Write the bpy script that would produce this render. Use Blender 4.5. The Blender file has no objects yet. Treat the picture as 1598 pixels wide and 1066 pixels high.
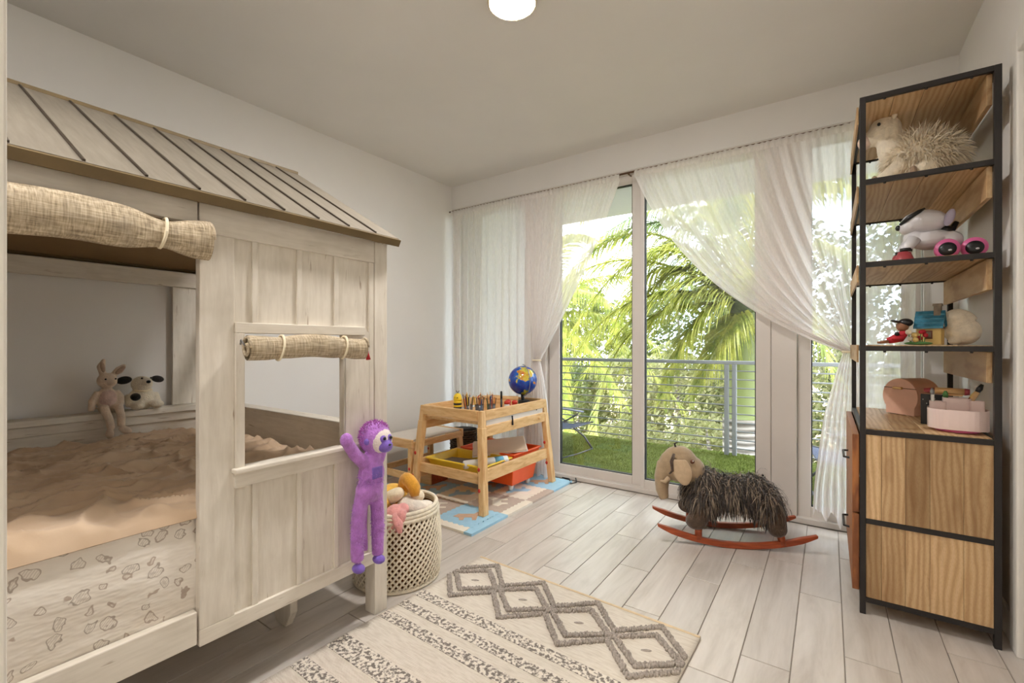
import bpy, bmesh, math, random
from mathutils import Vector, Matrix, Euler, noise

PI = math.pi
SC = bpy.context.scene
C = SC.collection
R = math.radians

# ------------------------------------------------------------------ camera
cam = bpy.data.cameras.new('camera')
cam.sensor_width = 36.0
cam.lens = 712.0 * 36.0 / 1598.0
cam.shift_y = 4.0 / 1598.0
cam.clip_start = 0.02
cam_o = bpy.data.objects.new('camera', cam)
C.objects.link(cam_o)
cam_o.location = (0, 0, 1.1)
cam_o.rotation_euler = (R(90), 0, R(34.75))
SC.camera = cam_o

# ------------------------------------------------------------------ world, sun, exposure
SC.view_settings.view_transform = 'Standard'
SC.view_settings.look = 'None'
SC.view_settings.gamma = 1.0
SC.view_settings.use_curve_mapping = False
SC.view_settings.exposure = 0.72
SC.cycles.max_bounces = 10
SC.cycles.diffuse_bounces = 8
SC.cycles.glossy_bounces = 3
SC.cycles.transparent_max_bounces = 14
SC.cycles.sample_clamp_indirect = 6.0
SC.cycles.use_denoising = True
SKY = 5.6
SUN = 4.5
LAMP = 215.0
ENTRY_FILL = 130.0
HALL_FILL = 320.0
W = bpy.data.worlds.new('sky')
SC.world = W
W.use_nodes = True
wn, wl = W.node_tree.nodes, W.node_tree.links
wn.clear()
w_out = wn.new('ShaderNodeOutputWorld')
w_bg = wn.new('ShaderNodeBackground')
w_tc = wn.new('ShaderNodeTexCoord')
w_no = wn.new('ShaderNodeTexNoise')
w_no.inputs['Scale'].default_value = 2.2
w_no.inputs['Detail'].default_value = 5
w_rp = wn.new('ShaderNodeValToRGB')
w_rp.color_ramp.elements[0].position = 0.38
w_rp.color_ramp.elements[0].color = (0.62, 0.80, 1.0, 1)
w_rp.color_ramp.elements[1].position = 0.60
w_rp.color_ramp.elements[1].color = (1.0, 0.99, 0.97, 1)
wl.new(w_tc.outputs['Generated'], w_no.inputs['Vector'])
wl.new(w_no.outputs['Fac'], w_rp.inputs['Fac'])
wl.new(w_rp.outputs['Color'], w_bg.inputs['Color'])
w_bg.inputs['Strength'].default_value = SKY
wl.new(w_bg.outputs['Background'], w_out.inputs['Surface'])
sun = bpy.data.lights.new('sun', 'SUN')
sun.energy = SUN
sun.angle = R(1.5)
sun.color = (1.0, 0.95, 0.85)
sun_o = bpy.data.objects.new('sun', sun)
C.objects.link(sun_o)
sun_o.rotation_euler = Vector((0.55, 0.28, -0.79)).to_track_quat('-Z', 'Y').to_euler()   # high, from behind the building

# ------------------------------------------------------------------ materials
def lin(r, g, b):
    def f(c):
        c /= 255.0
        return c / 12.92 if c <= 0.04045 else ((c + 0.055) / 1.055) ** 2.4
    return (f(r), f(g), f(b), 1.0)

class NT:
    """small node-graph helper"""
    def __init__(s, name):
        s.m = bpy.data.materials.new(name)
        s.m.use_nodes = True
        s.n, s.l = s.m.node_tree.nodes, s.m.node_tree.links
        s.n.clear()
        s.out = s.n.new('ShaderNodeOutputMaterial')
        s.b = s.n.new('ShaderNodeBsdfPrincipled')
        s.l.new(s.b.outputs[0], s.out.inputs[0])
    def link(s, a, b):
        s.l.new(a, b)
    def val(s, sock, v):
        if hasattr(v, 'is_linked') or hasattr(v, 'links'):
            s.l.new(v, sock)
        else:
            sock.default_value = v
    def coord(s, scale=(1, 1, 1), kind='Object', rnd=0.0, rot=(0, 0, 0)):
        if kind == 'World':
            o = s.n.new('ShaderNodeNewGeometry').outputs['Position']
        else:
            o = s.n.new('ShaderNodeTexCoord').outputs[kind]
        if rnd:
            oi = s.n.new('ShaderNodeObjectInfo')
            mu = s.math('MULTIPLY', oi.outputs['Random'], rnd)
            ad = s.n.new('ShaderNodeVectorMath')
            ad.operation = 'ADD'
            s.l.new(o, ad.inputs[0])
            s.l.new(mu, ad.inputs[1])
            o = ad.outputs[0]
        mp = s.n.new('ShaderNodeMapping')
        mp.inputs['Scale'].default_value = scale
        mp.inputs['Rotation'].default_value = rot
        s.l.new(o, mp.inputs['Vector'])
        return mp.outputs[0]
    def noise(s, vec, scale=5, detail=4, rough=0.55, dist=0.0):
        t = s.n.new('ShaderNodeTexNoise')
        s.l.new(vec, t.inputs['Vector'])
        t.inputs['Scale'].default_value = scale
        t.inputs['Detail'].default_value = detail
        t.inputs['Roughness'].default_value = rough
        t.inputs['Distortion'].default_value = dist
        return t.outputs['Fac']
    def voronoi(s, vec, scale=5, feature='F1', out='Distance', rnd=1.0):
        t = s.n.new('ShaderNodeTexVoronoi')
        t.feature = feature
        s.l.new(vec, t.inputs['Vector'])
        t.inputs['Scale'].default_value = scale
        t.inputs['Randomness'].default_value = rnd
        return t.outputs[out]
    def wave(s, vec, scale=5, dist=2, detail=2, kind='BANDS', axis='X', dscale=1.0):
        t = s.n.new('ShaderNodeTexWave')
        t.wave_type = kind
        if kind == 'BANDS':
            t.bands_direction = axis
        else:
            t.rings_direction = axis
        s.l.new(vec, t.inputs['Vector'])
        t.inputs['Scale'].default_value = scale
        t.inputs['Distortion'].default_value = dist
        t.inputs['Detail'].default_value = detail
        t.inputs['Detail Scale'].default_value = dscale
        return t.outputs['Fac']
    def ramp(s, fac, stops):
        t = s.n.new('ShaderNodeValToRGB')
        e = t.color_ramp.elements
        while len(e) < len(stops):
            e.new(0.5)
        for i, (p, c) in enumerate(stops):
            e[i].position = p
            e[i].color = c if len(c) == 4 else (*c, 1)
        s.l.new(fac, t.inputs['Fac'])
        return t.outputs['Color']
    def gray(s, fac, a, b):
        return s.ramp(fac, [(a, (0, 0, 0, 1)), (b, (1, 1, 1, 1))])
    def mix(s, fac, a, b, mode='MIX'):
        t = s.n.new('ShaderNodeMix')
        t.data_type = 'RGBA'
        t.blend_type = mode
        s.val(t.inputs[0], fac)
        s.val(t.inputs[6], a)
        s.val(t.inputs[7], b)
        return t.outputs[2]
    def math(s, op, a, b=0.0):
        t = s.n.new('ShaderNodeMath')
        t.operation = op
        s.val(t.inputs[0], a)
        s.val(t.inputs[1], b)
        return t.outputs[0]
    def rand(s):
        return s.n.new('ShaderNodeObjectInfo').outputs['Random']
    def sep(s, vec):
        t = s.n.new('ShaderNodeSeparateXYZ')
        s.l.new(vec, t.inputs[0])
        return t.outputs
    def bump(s, h, strength=0.3, dist=0.01):
        t = s.n.new('ShaderNodeBump')
        t.inputs['Strength'].default_value = strength
        t.inputs['Distance'].default_value = dist
        s.l.new(h, t.inputs['Height'])
        s.l.new(t.outputs[0], s.b.inputs['Normal'])
    def done(s, col=None, rough=0.6, metal=0.0, spec=0.5, sheen=0.0):
        if col is not None:
            s.val(s.b.inputs['Base Color'], col)
        s.val(s.b.inputs['Roughness'], rough)
        s.b.inputs['Metallic'].default_value = metal
        s.b.inputs['Specular IOR Level'].default_value = spec
        if sheen:
            s.b.inputs['Sheen Weight'].default_value = sheen
        return s.m

def dim(c, k):
    return (min(c[0] * k, 1), min(c[1] * k, 1), min(c[2] * k, 1), 1)

def mat(name, c, rough=0.6, var=0.12, nscale=8, stretch=(1, 1, 1), bump=0.0, bscale=60, metal=0.0, spec=0.5, sheen=0.0, rnd=3.0, bdist=0.004):
    t = NT(name)
    v = t.coord(stretch, rnd=rnd)
    n = t.noise(v, nscale, 4)
    col = t.mix(t.gray(n, 0.3, 0.7), dim(c, 1 - var), dim(c, 1 + var))
    if bump:
        t.bump(t.noise(v, bscale, 3), bump, bdist)
    return t.done(col, rough, metal, spec, sheen)

MT = {}
def room_materials():
    MT['wall'] = mat('wall_paint', lin(230, 228, 225), 0.75, 0.02, 2, bump=0.05, bscale=180, spec=0.25)
    MT['ceiling'] = mat('ceiling_paint', lin(226, 223, 219), 0.85, 0.02, 2, bump=0.05, bscale=150, spec=0.2)
    MT['trim'] = mat('white_trim_paint', lin(226, 223, 217), 0.45, 0.02, 3)
    MT['frame'] = mat('white_window_frame', lin(214, 208, 202), 0.4, 0.03, 3)
    MT['gasket'] = mat('black_gasket', lin(25, 25, 26), 0.6, 0.1)
    MT['grout'] = mat('tile_grout', lin(150, 142, 134), 0.9, 0.1, 40)
    # wood-look porcelain planks, run along Y
    t = NT('porcelain_plank')
    v = t.coord((5, 0.9, 1), 'World', rnd=17.0)
    n1 = t.noise(v, 2.2, 6, 0.62, 0.6)
    n2 = t.noise(t.coord((26, 1.2, 1), 'World', rnd=9.0), 2.0, 3, 0.6)
    c1 = t.ramp(n1, [(0.25, lin(178, 168, 158)), (0.5, lin(200, 192, 184)), (0.75, lin(212, 205, 198))])
    c2 = t.mix(t.gray(n2, 0.35, 0.65), dim((1, 1, 1), 0.93), (1, 1, 1, 1))
    col = t.mix(1.0, c1, c2, 'MULTIPLY')
    rr = t.mix(t.rand(), (0.92, 0.92, 0.92, 1), (1.03, 1.02, 1.01, 1))
    col = t.mix(1.0, col, rr, 'MULTIPLY')
    t.bump(n2, 0.06, 0.002)
    MT['plank'] = t.done(col, 0.36, 0, 0.5)
    # clear glass: mostly transparent, a weak even reflection
    t = NT('window_glass')
    tr = t.n.new('ShaderNodeBsdfTransparent')
    tr.inputs[0].default_value = (0.97, 0.98, 0.98, 1)
    gl = t.n.new('ShaderNodeBsdfGlossy')
    gl.inputs['Roughness'].default_value = 0.02
    mx = t.n.new('ShaderNodeMixShader')
    mx.inputs[0].default_value = 0.035
    t.link(tr.outputs[0], mx.inputs[1])
    t.link(gl.outputs[0], mx.inputs[2])
    t.link(mx.outputs[0], t.out.inputs[0])
    MT['glass'] = t.m
    # sheer voile
    t = NT('sheer_voile')
    tr = t.n.new('ShaderNodeBsdfTransparent')
    df = t.n.new('ShaderNodeBsdfDiffuse')
    df.inputs[0].default_value = lin(249, 245, 242)
    tl = t.n.new('ShaderNodeBsdfTranslucent')
    tl.inputs[0].default_value = lin(250, 246, 244)
    m1 = t.n.new('ShaderNodeMixShader')
    m1.inputs[0].default_value = 0.50
    t.link(df.outputs[0], m1.inputs[1])
    t.link(tl.outputs[0], m1.inputs[2])
    m2 = t.n.new('ShaderNodeMixShader')
    wv = t.noise(t.coord((60, 60, 6), 'World'), 4.0, 2)
    a = t.ramp(wv, [(0.3, (0.70, 0.70, 0.70, 1)), (0.7, (0.80, 0.80, 0.80, 1))])
    t.link(a, m2.inputs[0])
    t.link(tr.outputs[0], m2.inputs[1])
    t.link(m1.outputs[0], m2.inputs[2])
    t.link(m2.outputs[0], t.out.inputs[0])
    MT['sheer'] = t.m
    t = NT('lamp_diffuser')
    e = t.n.new('ShaderNodeEmission')
    e.inputs[0].default_value = (1.0, 0.955, 0.915, 1)
    e.inputs[1].default_value = LAMP
    t.link(e.outputs[0], t.out.inputs[0])
    MT['lamp'] = t.m
    t = NT('entry_fill_diffuser')  # emitter of the fill lamp added over the entry end
    e = t.n.new('ShaderNodeEmission')
    e.inputs[0].default_value = (1.0, 0.955, 0.915, 1)
    e.inputs[1].default_value = ENTRY_FILL
    t.link(e.outputs[0], t.out.inputs[0])
    MT['entry_fill'] = t.m
    t = NT('hall_fill_diffuser')  # emitter of the fill lamp added in the hall
    e = t.n.new('ShaderNodeEmission')
    e.inputs[0].default_value = (1.0, 0.92, 0.80, 1)
    e.inputs[1].default_value = HALL_FILL
    t.link(e.outputs[0], t.out.inputs[0])
    MT['hall_fill'] = t.m
    MT['brass'] = mat('brushed_brass', lin(196, 160, 110), 0.35, 0.1, metal=0.9)
    MT['chrome'] = mat('grey_metal', lin(150, 152, 155), 0.35, 0.05, metal=0.8)
    MT['black_metal'] = mat('black_powder_coat', lin(38, 34, 33), 0.5, 0.15, 20, spec=0.4)
    MT['rod'] = mat('bronze_rod', lin(96, 72, 52), 0.45, 0.15, metal=0.5)
    MT['black'] = mat('black_plastic', lin(24, 24, 26), 0.4, 0.1)
    MT['white'] = mat('white_plastic', lin(232, 230, 226), 0.4, 0.03)

def wood_materials():
    def washed(name, stretch):
        t = NT(name)
        v = t.coord(stretch, rnd=5.0)
        big = t.noise(t.coord((1, 1, 1), rnd=3.0), 7.0, 3)
        gr = t.noise(v, 6.0, 5, 0.6, 0.3)
        wear = t.noise(t.coord(tuple(q * 3.0 for q in stretch), rnd=5.0), 2.4, 3, 0.5, 0.3)
        c = t.ramp(gr, [(0.3, lin(210, 202, 189)), (0.6, lin(223, 216, 204)), (0.8, lin(229, 223, 213))])
        c = t.mix(t.math('MULTIPLY', t.gray(big, 0.5, 0.75), 0.35), c, lin(186, 177, 160))
        c = t.mix(t.math('MULTIPLY', t.gray(wear, 0.67, 0.75), 0.7), c, lin(140, 116, 90))
        t.bump(gr, 0.08, 0.002)
        return t.done(c, 0.6, 0, 0.3)
    MT['washed_v'] = washed('whitewashed_wood_upright', (9, 9, 1.1))
    MT['washed_y'] = washed('whitewashed_wood_lengthwise', (9, 1.1, 9))
    MT['washed_x'] = washed('whitewashed_wood_crosswise', (1.1, 9, 9))
    def mango(name, stretch, axis):
        t = NT(name)
        v = t.coord(stretch, rnd=11.0)
        w = t.wave(v, 1.1, 14.0, 3.0, 'BANDS', axis, 0.55)
        f = t.noise(t.coord(tuple(q * 5 for q in stretch), rnd=11.0), 6.0, 4)
        b = t.noise(v, 1.1, 3, 0.5, 0.5)
        c = t.ramp(w, [(0.0, lin(190, 154, 112)), (0.4, lin(204, 170, 126)), (1.0, lin(214, 184, 142))])
        c = t.mix(t.math('MULTIPLY', t.gray(b, 0.55, 0.75), 0.55), c, lin(146, 104, 64))
        c = t.mix(t.math('MULTIPLY', t.gray(f, 0.45, 0.8), 0.4), c, lin(160, 118, 74))
        c = t.mix(1.0, c, t.mix(t.rand(), (0.55, 0.50, 0.44, 1), (1.12, 1.13, 1.14, 1)), 'MULTIPLY')
        t.bump(f, 0.06, 0.002)
        return t.done(c, 0.5, 0, 0.4)
    MT['mango_v'] = mango('mango_wood_upright', (14, 14, 3.0), 'X')
    MT['mango_y'] = mango('mango_wood_lengthwise', (14, 3.0, 14), 'X')
    t = NT('dark_mango_wood')
    v = t.coord((10, 10, 2.5), rnd=3)
    c = t.ramp(t.wave(v, 2.0, 7, 3, 'BANDS', 'Y', 1.2), [(0, lin(126, 72, 36)), (1, lin(176, 112, 60))])
    MT['mango_dark'] = t.done(c, 0.5)
    def pine(name, stretch):
        t = NT(name)
        v = t.coord(stretch, rnd=7.0)
        g = t.noise(v, 5.0, 4, 0.55, 0.8)
        c = t.ramp(g, [(0.3, lin(208, 160, 104)), (0.5, lin(226, 184, 128)), (0.75, lin(236, 200, 150))])
        k = t.noise(v, 1.7, 2)
        c = t.mix(t.math('MULTIPLY', t.gray(k, 0.62, 0.72), 0.6), c, lin(182, 116, 56))
        return t.done(c, 0.45, 0, 0.45)
    MT['pine_v'] = pine('pine_upright', (9, 9, 1.6))
    MT['pine_x'] = pine('pine_crosswise', (1.6, 9, 9))
    MT['pine_y'] = pine('pine_lengthwise', (9, 1.6, 9))
    t = NT('red_stained_wood')
    g = t.noise(t.coord((2, 14, 14)), 5, 4)
    MT['rocker'] = t.done(t.ramp(g, [(0.3, lin(132, 56, 26)), (0.7, lin(176, 84, 44))]), 0.35)
    t = NT('roof_sheet')
    g = t.noise(t.coord((1.5, 14, 1.5), rnd=4), 5, 4)
    MT['roof'] = t.done(t.ramp(g, [(0.3, lin(124, 116, 104)), (0.7, lin(138, 130, 117))]), 0.55, 0, 0.4)
    MT['seam'] = mat('dark_bronze_seam', lin(60, 50, 38), 0.5, 0.1)
    MT['eave'] = mat('bronze_eave', lin(110, 92, 60), 0.55, 0.12)
    MT['roof_inside'] = mat('brown_roof_lining', lin(138, 112, 78), 0.7, 0.1)

def cloth_materials():
    t = NT('slub_linen')
    a = t.noise(t.coord((60, 170, 12), rnd=2), 1.6, 3)
    b = t.noise(t.coord((60, 12, 170), rnd=2), 1.4, 3)
    f = t.mix(0.5, a, b)
    big = t.noise(t.coord((3, 7, 7), rnd=2), 3, 3)
    c = t.ramp(f, [(0.36, lin(132, 118, 98)), (0.5, lin(182, 166, 140)), (0.64, lin(214, 200, 176))])
    c = t.mix(t.math('MULTIPLY', t.gray(big, 0.45, 0.7), 0.5), c, lin(150, 138, 122))
    t.bump(f, 0.4, 0.003)
    MT['linen'] = t.done(c, 0.9, 0, 0.2)
    MT['cord'] = mat('cream_cord', lin(236, 224, 196), 0.8, 0.05)
    t = NT('duvet_cotton')
    n = t.noise(t.coord((1, 1, 1)), 5, 3)
    c = t.mix(t.gray(n, 0.3, 0.7), lin(198, 172, 144), lin(208, 184, 158))
    t.bump(t.noise(t.coord((1, 1, 1)), 60, 3), 0.15, 0.004)
    MT['duvet'] = t.done(c, 0.8, 0, 0.25, 0.15)
    # mattress sheet with small outlined doodles (flat print)
    t = NT('printed_sheet')
    v = t.coord((1, 1, 1))
    w = t.n.new('ShaderNodeTexNoise')
    w.inputs['Scale'].default_value = 26
    w.inputs['Detail'].default_value = 2
    t.link(v, w.inputs['Vector'])
    sc = t.n.new('ShaderNodeVectorMath'); sc.operation = 'SCALE'
    t.link(w.outputs['Color'], sc.inputs[0]); sc.inputs['Scale'].default_value = 0.055
    ad = t.n.new('ShaderNodeVectorMath'); ad.operation = 'ADD'
    t.link(v, ad.inputs[0]); t.link(sc.outputs[0], ad.inputs[1])
    mp = t.n.new('ShaderNodeMapping'); mp.inputs['Scale'].default_value = (0.2, 1, 1)
    t.link(ad.outputs[0], mp.inputs[0])
    d = t.voronoi(mp.outputs[0], 23, 'F1', 'Distance', 0.6)
    cc = t.voronoi(mp.outputs[0], 23, 'F1', 'Color', 0.6)
    ring = t.ramp(d, [(0.0, (0.35,) * 3), (0.10, (0.35,) * 3), (0.13, (0,) * 3), (0.26, (0,) * 3), (0.285, (1,) * 3), (0.32, (1,) * 3), (0.345, (0,) * 3)])
    hatch = t.math('MULTIPLY', t.gray(t.wave(t.coord((1, 1, 1), rot=(0.6, 0, 0)), 60, 3, 2, 'BANDS', 'Y'), 0.6, 0.8), t.math('LESS_THAN', d, 0.27))
    ink = t.math('MAXIMUM', ring, t.math('MULTIPLY', hatch, 0.45))
    s3 = t.sep(cc)
    inkc = t.mix(s3[0], lin(116, 104, 92), lin(166, 134, 112))
    fold = t.noise(t.coord((1, 2, 6)), 3, 3)
    base = t.mix(t.gray(fold, 0.3, 0.7), lin(222, 213, 201), lin(232, 226, 217))
    c = t.mix(t.math('MULTIPLY', ink, 0.62), base, inkc)
    t.bump(fold, 0.5, 0.02)
    MT['sheet'] = t.done(c, 0.85, 0, 0.2)
    # rug
    t = NT('rug_cream_weave')
    v = t.coord((1, 1, 1))
    r1 = t.wave(v, 95, 0.6, 1, 'BANDS', 'Y')
    r2 = t.noise(t.coord((1, 7, 1)), 22, 3)
    c = t.ramp(r2, [(0.3, lin(214, 203, 188)), (0.6, lin(230, 221, 208))])
    t.bump(r1, 0.6, 0.003)
    MT['rug'] = t.done(c, 0.95, 0, 0.1)
    t = NT('rug_speckled_weave')
    s = t.noise(t.coord((1, 1, 1)), 75, 2, 0.6)
    c = t.ramp(s, [(0.43, lin(122, 114, 108)), (0.55, lin(220, 211, 198))])
    t.bump(s, 0.8, 0.004)
    MT['rug_speckle'] = t.done(c, 0.95, 0, 0.1)
    MT['tuft'] = mat('rug_grey_tuft', lin(164, 155, 147), 0.95, 0.3, 90, bump=0.4, bscale=200, spec=0.1)
    MT['rug_edge'] = mat('rug_tan_binding', lin(206, 184, 152), 0.95, 0.1, 40)

def plush(name, c, var=0.14, b=0.5, bscale=170):
    return mat(name, c, 0.9, var, 40, bump=b, bscale=bscale, spec=0.15, sheen=0.3, bdist=0.006)

room_materials()
wood_materials()
cloth_materials()

# ------------------------------------------------------------------ mesh builder and scene helpers
class MB:
    def __init__(s):
        s.v, s.f = [], []
    def add(s, vs, fs, M=None):
        n = len(s.v)
        s.v += [tuple(M @ Vector(p)) if M else tuple(p) for p in vs]
        s.f += [tuple(i + n for i in f) for f in fs]
        return s
    def box(s, x0, x1, y0, y1, z0, z1, M=None):
        x0, x1 = min(x0, x1), max(x0, x1); y0, y1 = min(y0, y1), max(y0, y1); z0, z1 = min(z0, z1), max(z0, z1)
        vs = [(x0, y0, z0), (x1, y0, z0), (x1, y1, z0), (x0, y1, z0), (x0, y0, z1), (x1, y0, z1), (x1, y1, z1), (x0, y1, z1)]
        return s.add(vs, [(0, 3, 2, 1), (4, 5, 6, 7), (0, 1, 5, 4), (1, 2, 6, 5), (2, 3, 7, 6), (3, 0, 4, 7)], M)
    def hexa(s, lo, hi):
        """lo, hi: four corners each, bottom and top, same winding"""
        return s.add(list(lo) + list(hi), [(0, 3, 2, 1), (4, 5, 6, 7), (0, 1, 5, 4), (1, 2, 6, 5), (2, 3, 7, 6), (3, 0, 4, 7)])
    def prism(s, poly, axis, a, b, M=None):
        """poly in the two other axes (in x,y,z order), pushed from a to b along axis"""
        n = len(poly)
        def mk(p, q):
            return {'x': (q, p[0], p[1]), 'y': (p[0], q, p[1]), 'z': (p[0], p[1], q)}[axis]
        vs = [mk(p, a) for p in poly] + [mk(p, b) for p in poly]
        fs = [tuple(range(n))[::-1], tuple(range(n, 2 * n))] + [(i, (i + 1) % n, (i + 1) % n + n, i + n) for i in range(n)]
        return s.add(vs, fs, M)
    def tube(s, pts, r, n=8, caps=True, flat=1.0):
        pts = [Vector(p) for p in pts]
        m = len(pts)
        rs = r if isinstance(r, (list, tuple)) else [r] * m
        prev = None
        base = len(s.v)
        for i, p in enumerate(pts):
            t = (pts[min(i + 1, m - 1)] - pts[max(i - 1, 0)])
            t = t.normalized() if t.length > 1e-9 else Vector((0, 0, 1))
            if prev is None:
                a = Vector((0, 0, 1)) if abs(t.z) < 0.9 else Vector((1, 0, 0))
                u = t.cross(a).normalized()
            else:
                u = (prev - t * prev.dot(t)).normalized()
            prev = u
            w = t.cross(u)
            for k in range(n):
                an = 2 * PI * k / n
                s.v.append(tuple(p + u * math.cos(an) * rs[i] + w * math.sin(an) * rs[i] * flat))
        for i in range(m - 1):
            for k in range(n):
                k2 = (k + 1) % n
                s.f.append((base + i * n + k, base + i * n + k2, base + (i + 1) * n + k2, base + (i + 1) * n + k))
        if caps:
            s.f.append(tuple(base + k for k in range(n))[::-1])
            s.f.append(tuple(base + (m - 1) * n + k for k in range(n)))
        return s
    def ell(s, c, r, rot=(0, 0, 0), nu=14, nv=9):
        if not isinstance(r, (list, tuple)):
            r = (r, r, r)
        M = Matrix.Translation(c) @ Euler(rot).to_matrix().to_4x4() @ Matrix.Diagonal((*r, 1))
        vs, fs = [(0, 0, -1)], []
        for j in range(1, nv):
            ph = -PI / 2 + PI * j / nv
            for i in range(nu):
                a = 2 * PI * i / nu
                vs.append((math.cos(ph) * math.cos(a), math.cos(ph) * math.sin(a), math.sin(ph)))
        vs.append((0, 0, 1))
        top = len(vs) - 1
        for i in range(nu):
            i2 = (i + 1) % nu
            fs.append((0, 1 + i2, 1 + i))
            fs.append((top, 1 + (nv - 2) * nu + i, 1 + (nv - 2) * nu + i2))
            for j in range(nv - 2):
                fs.append((1 + j * nu + i, 1 + j * nu + i2, 1 + (j + 1) * nu + i2, 1 + (j + 1) * nu + i))
        return s.add(vs, fs, M)
    def lathe(s, prof, n=28, c=(0, 0, 0), M=None, caps=True):
        vs, fs = [], []
        m = len(prof)
        for r, z in prof:
            for k in range(n):
                a = 2 * PI * k / n
                vs.append((c[0] + r * math.cos(a), c[1] + r * math.sin(a), c[2] + z))
        for j in range(m - 1):
            for k in range(n):
                k2 = (k + 1) % n
                fs.append((j * n + k, j * n + k2, (j + 1) * n + k2, (j + 1) * n + k))
        if caps:
            fs.append(tuple(range(n))[::-1])
            fs.append(tuple((m - 1) * n + k for k in range(n)))
        return s.add(vs, fs, M)
    def grid(s, fn, nu, nv):
        b = len(s.v)
        for j in range(nv + 1):
            for i in range(nu + 1):
                s.v.append(tuple(fn(i / nu, j / nv)))
        for j in range(nv):
            for i in range(nu):
                a = b + j * (nu + 1) + i
                s.f.append((a, a + 1, a + nu + 2, a + nu + 1))
        return s
    def mesh(s, name):
        me = bpy.data.meshes.new(name)
        me.from_pydata(s.v, [], s.f)
        return me
    def build(s, name, m, parent=None, smooth=False, bevel=0.0, fix=False, voxel=0.0, sm=4, solid=0.0, sub=0):
        me = s.mesh(name)
        if fix:
            bm = bmesh.new(); bm.from_mesh(me)
            bmesh.ops.recalc_face_normals(bm, faces=bm.faces)
            bm.to_mesh(me); bm.free()
        me.materials.append(MT[m] if isinstance(m, str) else m)
        o = bpy.data.objects.new(name, me)
        C.objects.link(o)
        if parent is not None:
            o.parent = parent
        if voxel:
            q = o.modifiers.new('union', 'REMESH'); q.mode = 'VOXEL'; q.voxel_size = voxel
            q = o.modifiers.new('smooth', 'SMOOTH'); q.iterations = sm; q.factor = 0.5
            smooth = True
            q = o.modifiers['union']; q.use_smooth_shade = True
        if solid:
            q = o.modifiers.new('thick', 'SOLIDIFY'); q.thickness = solid; q.offset = 0
        if bevel:
            q = o.modifiers.new('bevel', 'BEVEL'); q.width = bevel; q.segments = 2; q.limit_method = 'ANGLE'
        if sub:
            q = o.modifiers.new('sub', 'SUBSURF'); q.levels = sub; q.render_levels = sub
        if smooth:
            me.polygons.foreach_set('use_smooth', [True] * len(me.polygons))
        return o

def tag(o, label=None, cat=None, group=None, kind=None):
    if label: o['label'] = label
    if cat: o['category'] = cat
    if group: o['group'] = group
    if kind: o['kind'] = kind
    return o

def thing(name, label, cat, loc=(0, 0, 0), rz=0.0, group=None, rot=None):
    o = bpy.data.objects.new(name, None)
    o.empty_display_size = 0.1
    C.objects.link(o)
    o.location = loc
    o.rotation_euler = rot if rot else (0, 0, rz)
    return tag(o, label, cat, group)

def root_struct(name, loc=(0, 0, 0)):
    o = bpy.data.objects.new(name, None)
    o.empty_display_size = 0.1
    C.objects.link(o)
    o.location = loc
    o['kind'] = 'structure'
    return o

def copy_tree(o, parent=None):
    c = o.copy()
    C.objects.link(c)
    c.parent = parent
    for ch in list(o.children):
        copy_tree(ch, c)
    return c

def bx(name, x0, x1, y0, y1, z0, z1, m, parent=None, bevel=0.0):
    return MB().box(x0, x1, y0, y1, z0, z1).build(name, m, parent, bevel=bevel)

def fur(pts, length, seg=3, width=0.003, droop=0.6, rnd=None, curl=0.2):
    """pts: (position, normal) pairs; tapered strands that bend down"""
    g = rnd or random.Random(1)
    mb = MB()
    for p, n in pts:
        p, n = Vector(p), Vector(n).normalized()
        L = length * g.uniform(0.6, 1.15)
        d = (n + Vector((g.uniform(-1, 1), g.uniform(-1, 1), g.uniform(-1, 1))) * 0.45 * (0.4 + curl)).normalized()
        side = d.cross(Vector((g.uniform(-1, 1), g.uniform(-1, 1), g.uniform(-1, 1))))
        side = side.normalized() if side.length > 1e-4 else Vector((1, 0, 0))
        q = p - n * 0.004
        b = len(mb.v)
        for k in range(seg):
            w = width * (1 - 0.55 * k / seg)
            mb.v += [tuple(q - side * w), tuple(q + side * w)]
            d = (d + Vector((0, 0, -1)) * droop / seg + Vector((g.uniform(-1, 1), g.uniform(-1, 1), g.uniform(-1, 1))) * curl / seg).normalized()
            q = q + d * L / seg
        mb.v.append(tuple(q))
        for k in range(seg - 1):
            mb.f.append((b + 2 * k, b + 2 * k + 1, b + 2 * k + 3, b + 2 * k + 2))
        mb.f.append((b + 2 * seg - 2, b + 2 * seg - 1, b + 2 * seg))
    return mb

def ell_points(c, r, n, g, rot=(0, 0, 0), keep=None):
    E = Euler(rot).to_matrix()
    out = []
    while len(out) < n:
        v = Vector((g.gauss(0, 1), g.gauss(0, 1), g.gauss(0, 1))).normalized()
        p = E @ Vector((v.x * r[0], v.y * r[1], v.z * r[2]))
        nn = E @ Vector((v.x / r[0], v.y / r[1], v.z / r[2]))
        p = p + Vector(c)
        if keep is None or keep(p, v):
            out.append((p, nn.normalized()))
    return out

def bez(p0, p1, p2, n):
    p0, p1, p2 = Vector(p0), Vector(p1), Vector(p2)
    return [p0 * (1 - t) ** 2 + p1 * 2 * t * (1 - t) + p2 * t * t for t in [i / n for i in range(n + 1)]]
# ------------------------------------------------------------------ room shell
XL, XR, YB, YF, ZC = -3.0, 0.563, -0.82, 3.30, 2.618     # left, right, back, window wall, ceiling

def struct(o):
    o['kind'] = 'structure'
    return o

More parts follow.
